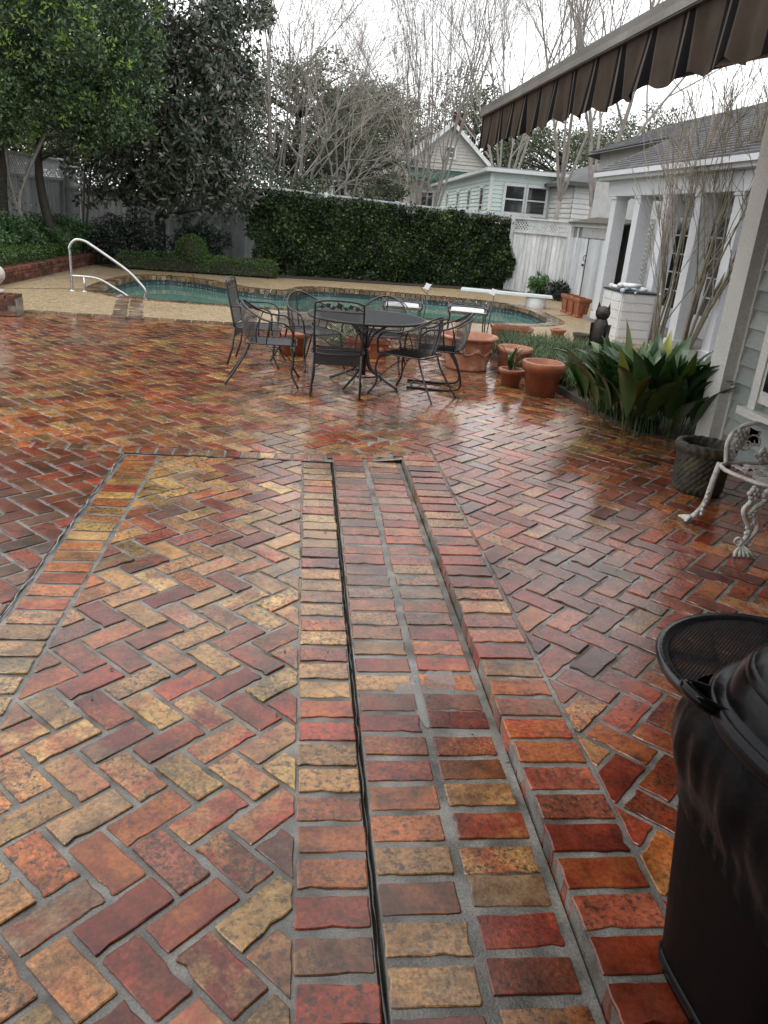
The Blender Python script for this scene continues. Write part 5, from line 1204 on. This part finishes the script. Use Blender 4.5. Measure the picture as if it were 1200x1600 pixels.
# ------------------------------------------------------------------ stone urn
t = thing('stone_planter', 'mossy dark stone planter below the house corner post', 'planter', (2.86, 4.98, z_right(2.8, 5)-.0), .4)
m = MB(); n_ = 104; prof = [(.15, 0), (.165, .015)] + [(.168 + .05*z, z) for z in [.03 + .0125*i for i in range(21)]] + [(.195, .3), (.203, .315), (.203, .335), (.196, .352), (.175, .36), (.155, .345), (.15, .29)]
V_ = []
for i, (r, z) in enumerate(prof):
    for k in range(n_):
        a = 2*PI*k/n_; weave = .006*math.sin(a*26 + (PI if int(z/.025) % 2 else 0)) if .03 <= z < .29 else .007*math.sin(a*20 + z*60)
        rr = r + weave + rb.uniform(-.0035, .0035); V_.append((rr*math.cos(a), rr*math.sin(a), z + rb.uniform(-.003, .003)*(z > .01)))
m.add(V_, [(i*n_+k, i*n_+(k+1) % n_, (i+1)*n_+(k+1) % n_, (i+1)*n_+k) for i in range(len(prof)-1) for k in range(n_)], True); m.build('body', STONE, t)
MB().add([(.153*math.cos(2*PI*k/20), .153*math.sin(2*PI*k/20), .3 + rb.uniform(-.01, .01)) for k in range(20)] + [(0, 0, .31)], [(k, (k+1) % 20, 20) for k in range(20)]).build('soil', SOIL, t)
# ------------------------------------------------------------------ cast iron settee
t = thing('cast_iron_settee', 'ornate weathered white cast iron settee in front of the clapboard wall', 'bench', (2.6, 3.86, .087), 0)
def scroll(mb, c, r, a0, turns, u, v, th=.011, n=18):
    c, u, v = Vector(c), Vector(u), Vector(v)
    mb.tube([c + (u*math.cos(a0 + turns*2*PI*i/n) + v*math.sin(a0 + turns*2*PI*i/n))*r*(1 - .72*i/n) for i in range(n+1)], [th*(1-.4*i/n) for i in range(n+1)], 5)
def flower(mb, c, r, u, v, w_):
    c, u, v, w_ = Vector(c), Vector(u), Vector(v), Vector(w_)
    for k in range(6):
        a = 2*PI*k/6; mb.ball(c + (u*math.cos(a) + v*math.sin(a))*r*.62, r*.42, 7, 5, 1, 1, 1)
    mb.ball(c - w_*.008, r*.32, 7, 5)
X, Y, Z = (1, 0, 0), (0, 1, 0), (0, 0, 1); Wd, Dp, Zs = .98, .4, .42
st_ = MB(); 
for i in range(22):
    for j in range(8):
        x = .02 + (Wd-.04)*(i+.5)/22; y = .02 + (Dp-.04)*(j+.5)/8
        if rb.random() < .93: leaf_orn(st_, (x, y, Zs + rb.uniform(-.003, .003)), .034, rb.uniform(0, 3), X, Y)
se = st_.build('seat', CAST, t); MB().tube(crom([(0, .02, Zs), (0, Dp, Zs), (Wd, Dp, Zs), (Wd, .02, Zs), (Wd*.75, -.03, Zs), (Wd*.5, -.01, Zs), (Wd*.25, -.03, Zs)], 5, True), .013, 6, False, True).build('seat_rim', CAST, se)
m = MB(); m.tube(crom([(0, Dp, Zs), (-.01, Dp+.02, Zs+.12), (.03, Dp+.03, Zs+.2), (.14, Dp+.035, Zs+.25), (.3, Dp+.035, Zs+.22), (.49, Dp+.04, Zs+.3), (.68, Dp+.035, Zs+.22), (.84, Dp+.035, Zs+.25), (.95, Dp+.03, Zs+.2), (.99, Dp+.02, Zs+.12), (Wd, Dp, Zs)], 6), .014, 6); bk = m.build('backrest', CAST, t)
m = MB(); yb = Dp+.025
for k in range(30):
    x = rb.uniform(.03, .95); z = Zs + rb.uniform(.04, .18)
    if k % 3 == 0: flower(m, (x, yb, z), .045, X, Z, Y)
    elif k % 3 == 1: leaf_orn(m, (x, yb, z), .065, rb.uniform(0, 3), X, Z)
    else: scroll(m, (x, yb, z), .055, rb.uniform(0, 6), 1.2, X, Z, .009)
for k in range(3): flower(m, (.03+.02*k, yb, Zs+.05+.06*k), .04, X, Z, Y)
tag(m.build('filigree', CAST, bk), kind='stuff')
for s, x0 in ((1, -.04), (-1, Wd+.04)):
    m = MB(); m.tube(crom([(x0, .0, Zs-.01), (x0+s*.0, -.0, Zs-.1), (x0-s*.035, -.01, .26), (x0+s*.03, -.01, .14), (x0-s*.02, -.02, .05)], 5), .014, 6)
    m.tube(crom([(x0+s*.09, .0, Zs-.01), (x0+s*.08, 0, Zs-.1), (x0+s*.02, -.01, .27), (x0+s*.075, -.01, .16), (x0+s*.0, -.02, .05)], 5), .013, 6)
    flower(m, (x0+s*.0, -.01, Zs-.05), .04, X, Z, Y); flower(m, (x0+s*.09, -.01, Zs-.06), .045, X, Z, Y); flower(m, (x0+s*.02, -.015, .25), .03, X, Z, Y)
    for k in range(7): m.ball((x0+s*.03 + rb.uniform(-.022, .022), -.012, .13 + .017*k), .013, 6, 4)
    scroll(m, (x0-s*.03, -.02, .08), .028, 0, 1, X, Z, .008); scroll(m, (x0+s*.045, -.02, .07), .028, 2, 1, X, Z, .008)
    for k in range(5): m.tube([(x0+s*.0, -.02, .055), (x0 - .045 + .0225*k, -.05, .025), (x0 - .06 + .03*k, -.075, .008)], [.012, .012, .009], 6)
    m.build('leg', CAST, t)
    m = MB(); m.tube(crom([(x0, Dp, Zs), (x0-s*.01, Dp+.01, .3), (x0-s*.015, Dp+.03, .15), (x0-s*.04, Dp+.07, .05), (x0-s*.07, Dp+.09, .02)], 5), .019, 7)
    for k in range(12): m.ball((x0-s*(.01+.002*k) + rb.uniform(-.01, .01), Dp + .01 + rb.uniform(-.01, .01), Zs-.03-.028*k), .014, 6, 4)
    for k in range(4): m.tube([(x0-s*.06, Dp+.08, .035), (x0-s*.105, Dp+.05+.03*k, .012)], [.016, .01], 6)
    m.build('leg', CAST, t)
# ------------------------------------------------------------------ awning
A = thing('awning', 'retractable awning with dark striped scalloped valance on the house wall', 'awning', (1.31, 2.2, 0))
def awn_mat():
    m, t, b = nodes('striped_canvas'); tc = N(t, 'TexCoord'); sx = N(t, 'SeparateXYZ'); t.links.new(tc.outputs['Object'], sx.inputs[0])
    fr = math_(t, 'FRACT', math_(t, 'MULTIPLY', math_(t, 'ADD', sx.outputs['Y'], 20.0), 1/.31))
    c = ramp(t, fr, [(0, (.003,.003,.004)), (.15, (.003,.003,.004)), (.155, (.09,.072,.054)), (.2, (.09,.072,.054)), (.205, (.004,.004,.005)), (.29, (.004,.004,.005)), (.295, (.05,.039,.029)), (.96, (.05,.039,.029)), (.97, (.07,.055,.04))], 'CONSTANT').outputs[0]
    n = N(t, 'TexNoise', Scale=9.0, Detail=5.0); t.links.new(tc.outputs['Object'], n.inputs['Vector']); c = mixc(t, c, ramp(t, n.outputs['Fac'], [(.3, .7), (.7, 1.2)]).outputs[0], .8, 'MULTIPLY')
    t.links.new(c, b.inputs['Base Color']); b.inputs['Roughness'].default_value = .8; b.inputs['Specular IOR Level'].default_value = .06
    bm = N(t, 'Bump', Strength=.3, Distance=.01); t.links.new(n.outputs['Fac'], bm.inputs['Height']); t.links.new(bm.outputs[0], b.inputs['Normal']); return m
AC = awn_mat(); y0, y1 = -3.2, 4.25
MB().box(-.03, .04, y0, y1, 2.5, 2.57).build('front_bar', mat('bronze_aluminium', (.2,.185,.165), (.15,.135,.12), 4, .4, .08, .05, 60, .5), A)
MB().box(-.036, -.03, y0, y1, 2.505, 2.535).build('bar_trim', mat('bar_trim', (.28,.265,.24), None, 4, .35, .08, 0, 60, .5), A)
m = MB(); nu, nv = 340, 8
def val(off):
    def f(u, v):
        y = y0 + (y1-y0)*u; s = (y + 20)/.31; ph = s - math.floor(s); bot = .195 + .04*math.sin(PI*ph)**.6 + .008*math.sin(y*5)
        return (-.012 + off + (.018*math.sin(y*20.3) + .012*math.sin(y*9.1 + 1))*v**1.2 + .008*math.sin(y*37)*v, y + .012*math.sin(y*7)*v, 2.502 - bot*v)
    return f
m.grid(val(0), nu, nv); m.grid(val(.003), nu, nv, True, True); m.build('valance', AC, A)
m = MB(); fx = lambda o: (lambda u, v: (.0 + 2.32*v, y0 + (y1-y0)*u, 2.56 + o + .62*v - .05*math.sin(PI*v)))
m.grid(fx(0), 40, 10); m.grid(fx(-.004), 40, 10, True, True); m.build('canopy', AC, A)
MB().box(2.2, 2.34, y0, y1, 3.1, 3.26).build('roller_cassette', TRIM, A)
for y in (-1.5, 3.2): MB().tube([(.05, y, 2.53), (1.1, y-.5, 2.75), (2.25, y, 3.08)], .025, 8).build('folding_arm', TRIM, A)
# ------------------------------------------------------------------ mesh side table and rubbish bin
t = thing('side_table', 'low round black mesh side table behind the rubbish bin', 'table', (1.62, 2.02, z_right(1, 1)), 0)
R = .4; m = MB(); wire_panel(m, lambda u, v: Vector(((u-.5)*2*R, (v-.5)*2*R, .362)), 2*R, 2*R, .015, .0028, lambda u, v: (u-.5)**2 + (v-.5)**2 < .245, 60)
tp = m.build('tabletop', IRON, t); MB().lathe([(R-.035, .352), (R-.03, .37), (R+.004, .374), (R+.012, .362), (R+.004, .34), (R-.004, .34)], 48).build('rim', mat('glossy_black_rim', (.01,.01,.011), None, 8, .22, .06, .1, 80), tp)
m = MB(); m.box(-R+.03, R-.03, -.02, .02, .345, .356, Matrix.Rotation(1.25, 4, 'Z')); m.box(-R+.03, R-.03, -.02, .02, .344, .355, Matrix.Rotation(-.4, 4, 'Z')); m.build('cross_brace', IRON, tp)
for k in range(4):
    a = .4 + k*PI/2; MB().tube(crom([(.3*math.cos(a), .3*math.sin(a), .35), (.24*math.cos(a), .24*math.sin(a), .2), (.34*math.cos(a), .34*math.sin(a), .004)], 5), .011, 6).build('leg', IRON, t)
T = thing('rubbish_bin', 'black rubbish bin with domed lid and black liner bag', 'bin', (1.13, 1.13, z_right(1, 1)), .08)
def sq(r, a, e=4.0): c, s = abs(math.cos(a)), abs(math.sin(a)); return r/((c**e + s**e)**(1/e))
def ringed(mb, prof, n=48, e=3.0):
    V_ = []
    for (r, z) in prof:
        for k in range(n): a = 2*PI*k/n; q = sq(r, a, e); V_.append((q*math.cos(a), q*math.sin(a), z))
    mb.add(V_, [(i*n+k, i*n+(k+1) % n, (i+1)*n+(k+1) % n, (i+1)*n+k) for i in range(len(prof)-1) for k in range(n)], True)
BODY = mat('brown_black_plastic', (.005,.0035,.003), (.003,.002,.002), 5, .5, .08, .05, 60, 0, .08)
m = MB(); ringed(m, [(.001, 0), (.185, 0), (.195, .012), (.2, .04), (.262, .72), (.262, .75)], 56, 6.5); bd = m.build('body', BODY, T)
m = MB(); ringed(m, [(.2, .035), (.207, .04), (.208, .06), (.203, .066)], 56, 6.5); m.build('moulded_band', BLACKP, bd)
BAG = mat('black_bag_film', (.003,.003,.004), (.002,.002,.002), 6, .2, .04, .6, 14, 0, .1)
m = MB(); nB, nR = 160, 18; rw = random.Random(8); fr_ = [(rw.randint(4, 36), rw.uniform(0, 6.28), rw.uniform(-14, 14)) for _ in range(16)]
low_ = lambda a: .26 + .035*math.sin(2*a+.6) + .012*math.sin(5*a+1)
V_ = []
for j in range(nR+1):
    v = j/nR
    for k in range(nB):
        a = 2*PI*k/nB; z = .775 - low_(a)*v
        fold = sum(math.sin(f*a + p + q*z) for f, p, q in fr_)/16; crease = abs(math.sin(a*11 + 3*math.sin(a*4) + z*22))
        q = sq(.272 + .022*math.sin(PI*min(1, v*1.2)) - .012*v, a, 5.0) + fold*.02*math.sin(PI*min(1, v*1.1)) + crease*.005*v
        V_.append((q*math.cos(a), q*math.sin(a), z))
m.add(V_, [(j*nB+(k+1) % nB, j*nB+k, (j+1)*nB+k, (j+1)*nB+(k+1) % nB) for j in range(nR) for k in range(nB)], True)
m.build('liner_bag', BAG, T)
m = MB(); ringed(m, [(.285, .765), (.292, .775), (.292, .8), (.28, .808), (.262, .804), (.258, .815), (.246, .86), (.215, .905), (.16, .935), (.08, .952), (.001, .956)], 60, 2.3); ld = m.build('lid', BLACKP, T)
m = MB(); ringed(m, [(.235, .862), (.24, .872), (.232, .885), (.21, .9), (.205, .895)], 56, 2.3); m.build('lid_ridge', BLACKP, ld)
m = MB(); m.add([(-.1, -.17, .925), (.17, -.17, .925), (.17, .15, .935), (-.1, .15, .935), (-.09, -.15, .965), (.16, -.15, .965), (.16, .13, .975), (-.09, .13, .975)], [(0, 1, 5, 4), (1, 2, 6, 5), (2, 3, 7, 6), (3, 0, 4, 7), (4, 5, 6, 7)]); m.build('swing_flap', mat('grey_black_flap', (.03,.033,.038), None, 5, .2, .08, .1, 50), ld)
MB().tube(crom([(-.25, .1, .79), (-.3, .12, .81), (-.3, .18, .81), (-.24, .18, .79)], 5), .014, 7).build('lid_handle', BLACKP, ld)
# scattered wet debris on the paving
dm_ = [MB().add([(0, -.01, .003), (.012, 0, .006), (0, .014, .004), (-.01, 0, .007)], [(0, 1, 2, 3)]).mesh('fallen_leaf', mat('dark_debris', (.03,.022,.016), None, 5, .5))]
V_ = []; F_ = []
for k in range(240):
    x, y = rb.uniform(-3.5, 3), rb.uniform(2.0, 11.5); z = (z_far(x, y) if y > 5.6 else (z_right(x, y) if x > XC2 else (.0 if x > XL and x < XC1 else .03))) + .004; a = rb.uniform(0, 6); s = rb.uniform(.004, .014)
    b = len(V_); c, q = math.cos(a)*s, math.sin(a)*s; V_ += [(x+c, y+q, z), (x-q*.5, y+c*.5, z+.003), (x-c, y-q, z), (x+q*.5, y-c*.5, z+.004)]; F_.append((b, b+1, b+2, b+3))
tag(inst('leaf_litter', np_mesh('leaf_litter', V_, F_, mat('litter', (.03,.022,.016), (.05,.03,.02), 5, .5)), (0, 0, 0)), 'scattered tiny dark leaf bits on the wet bricks', 'leaf litter', kind='stuff')
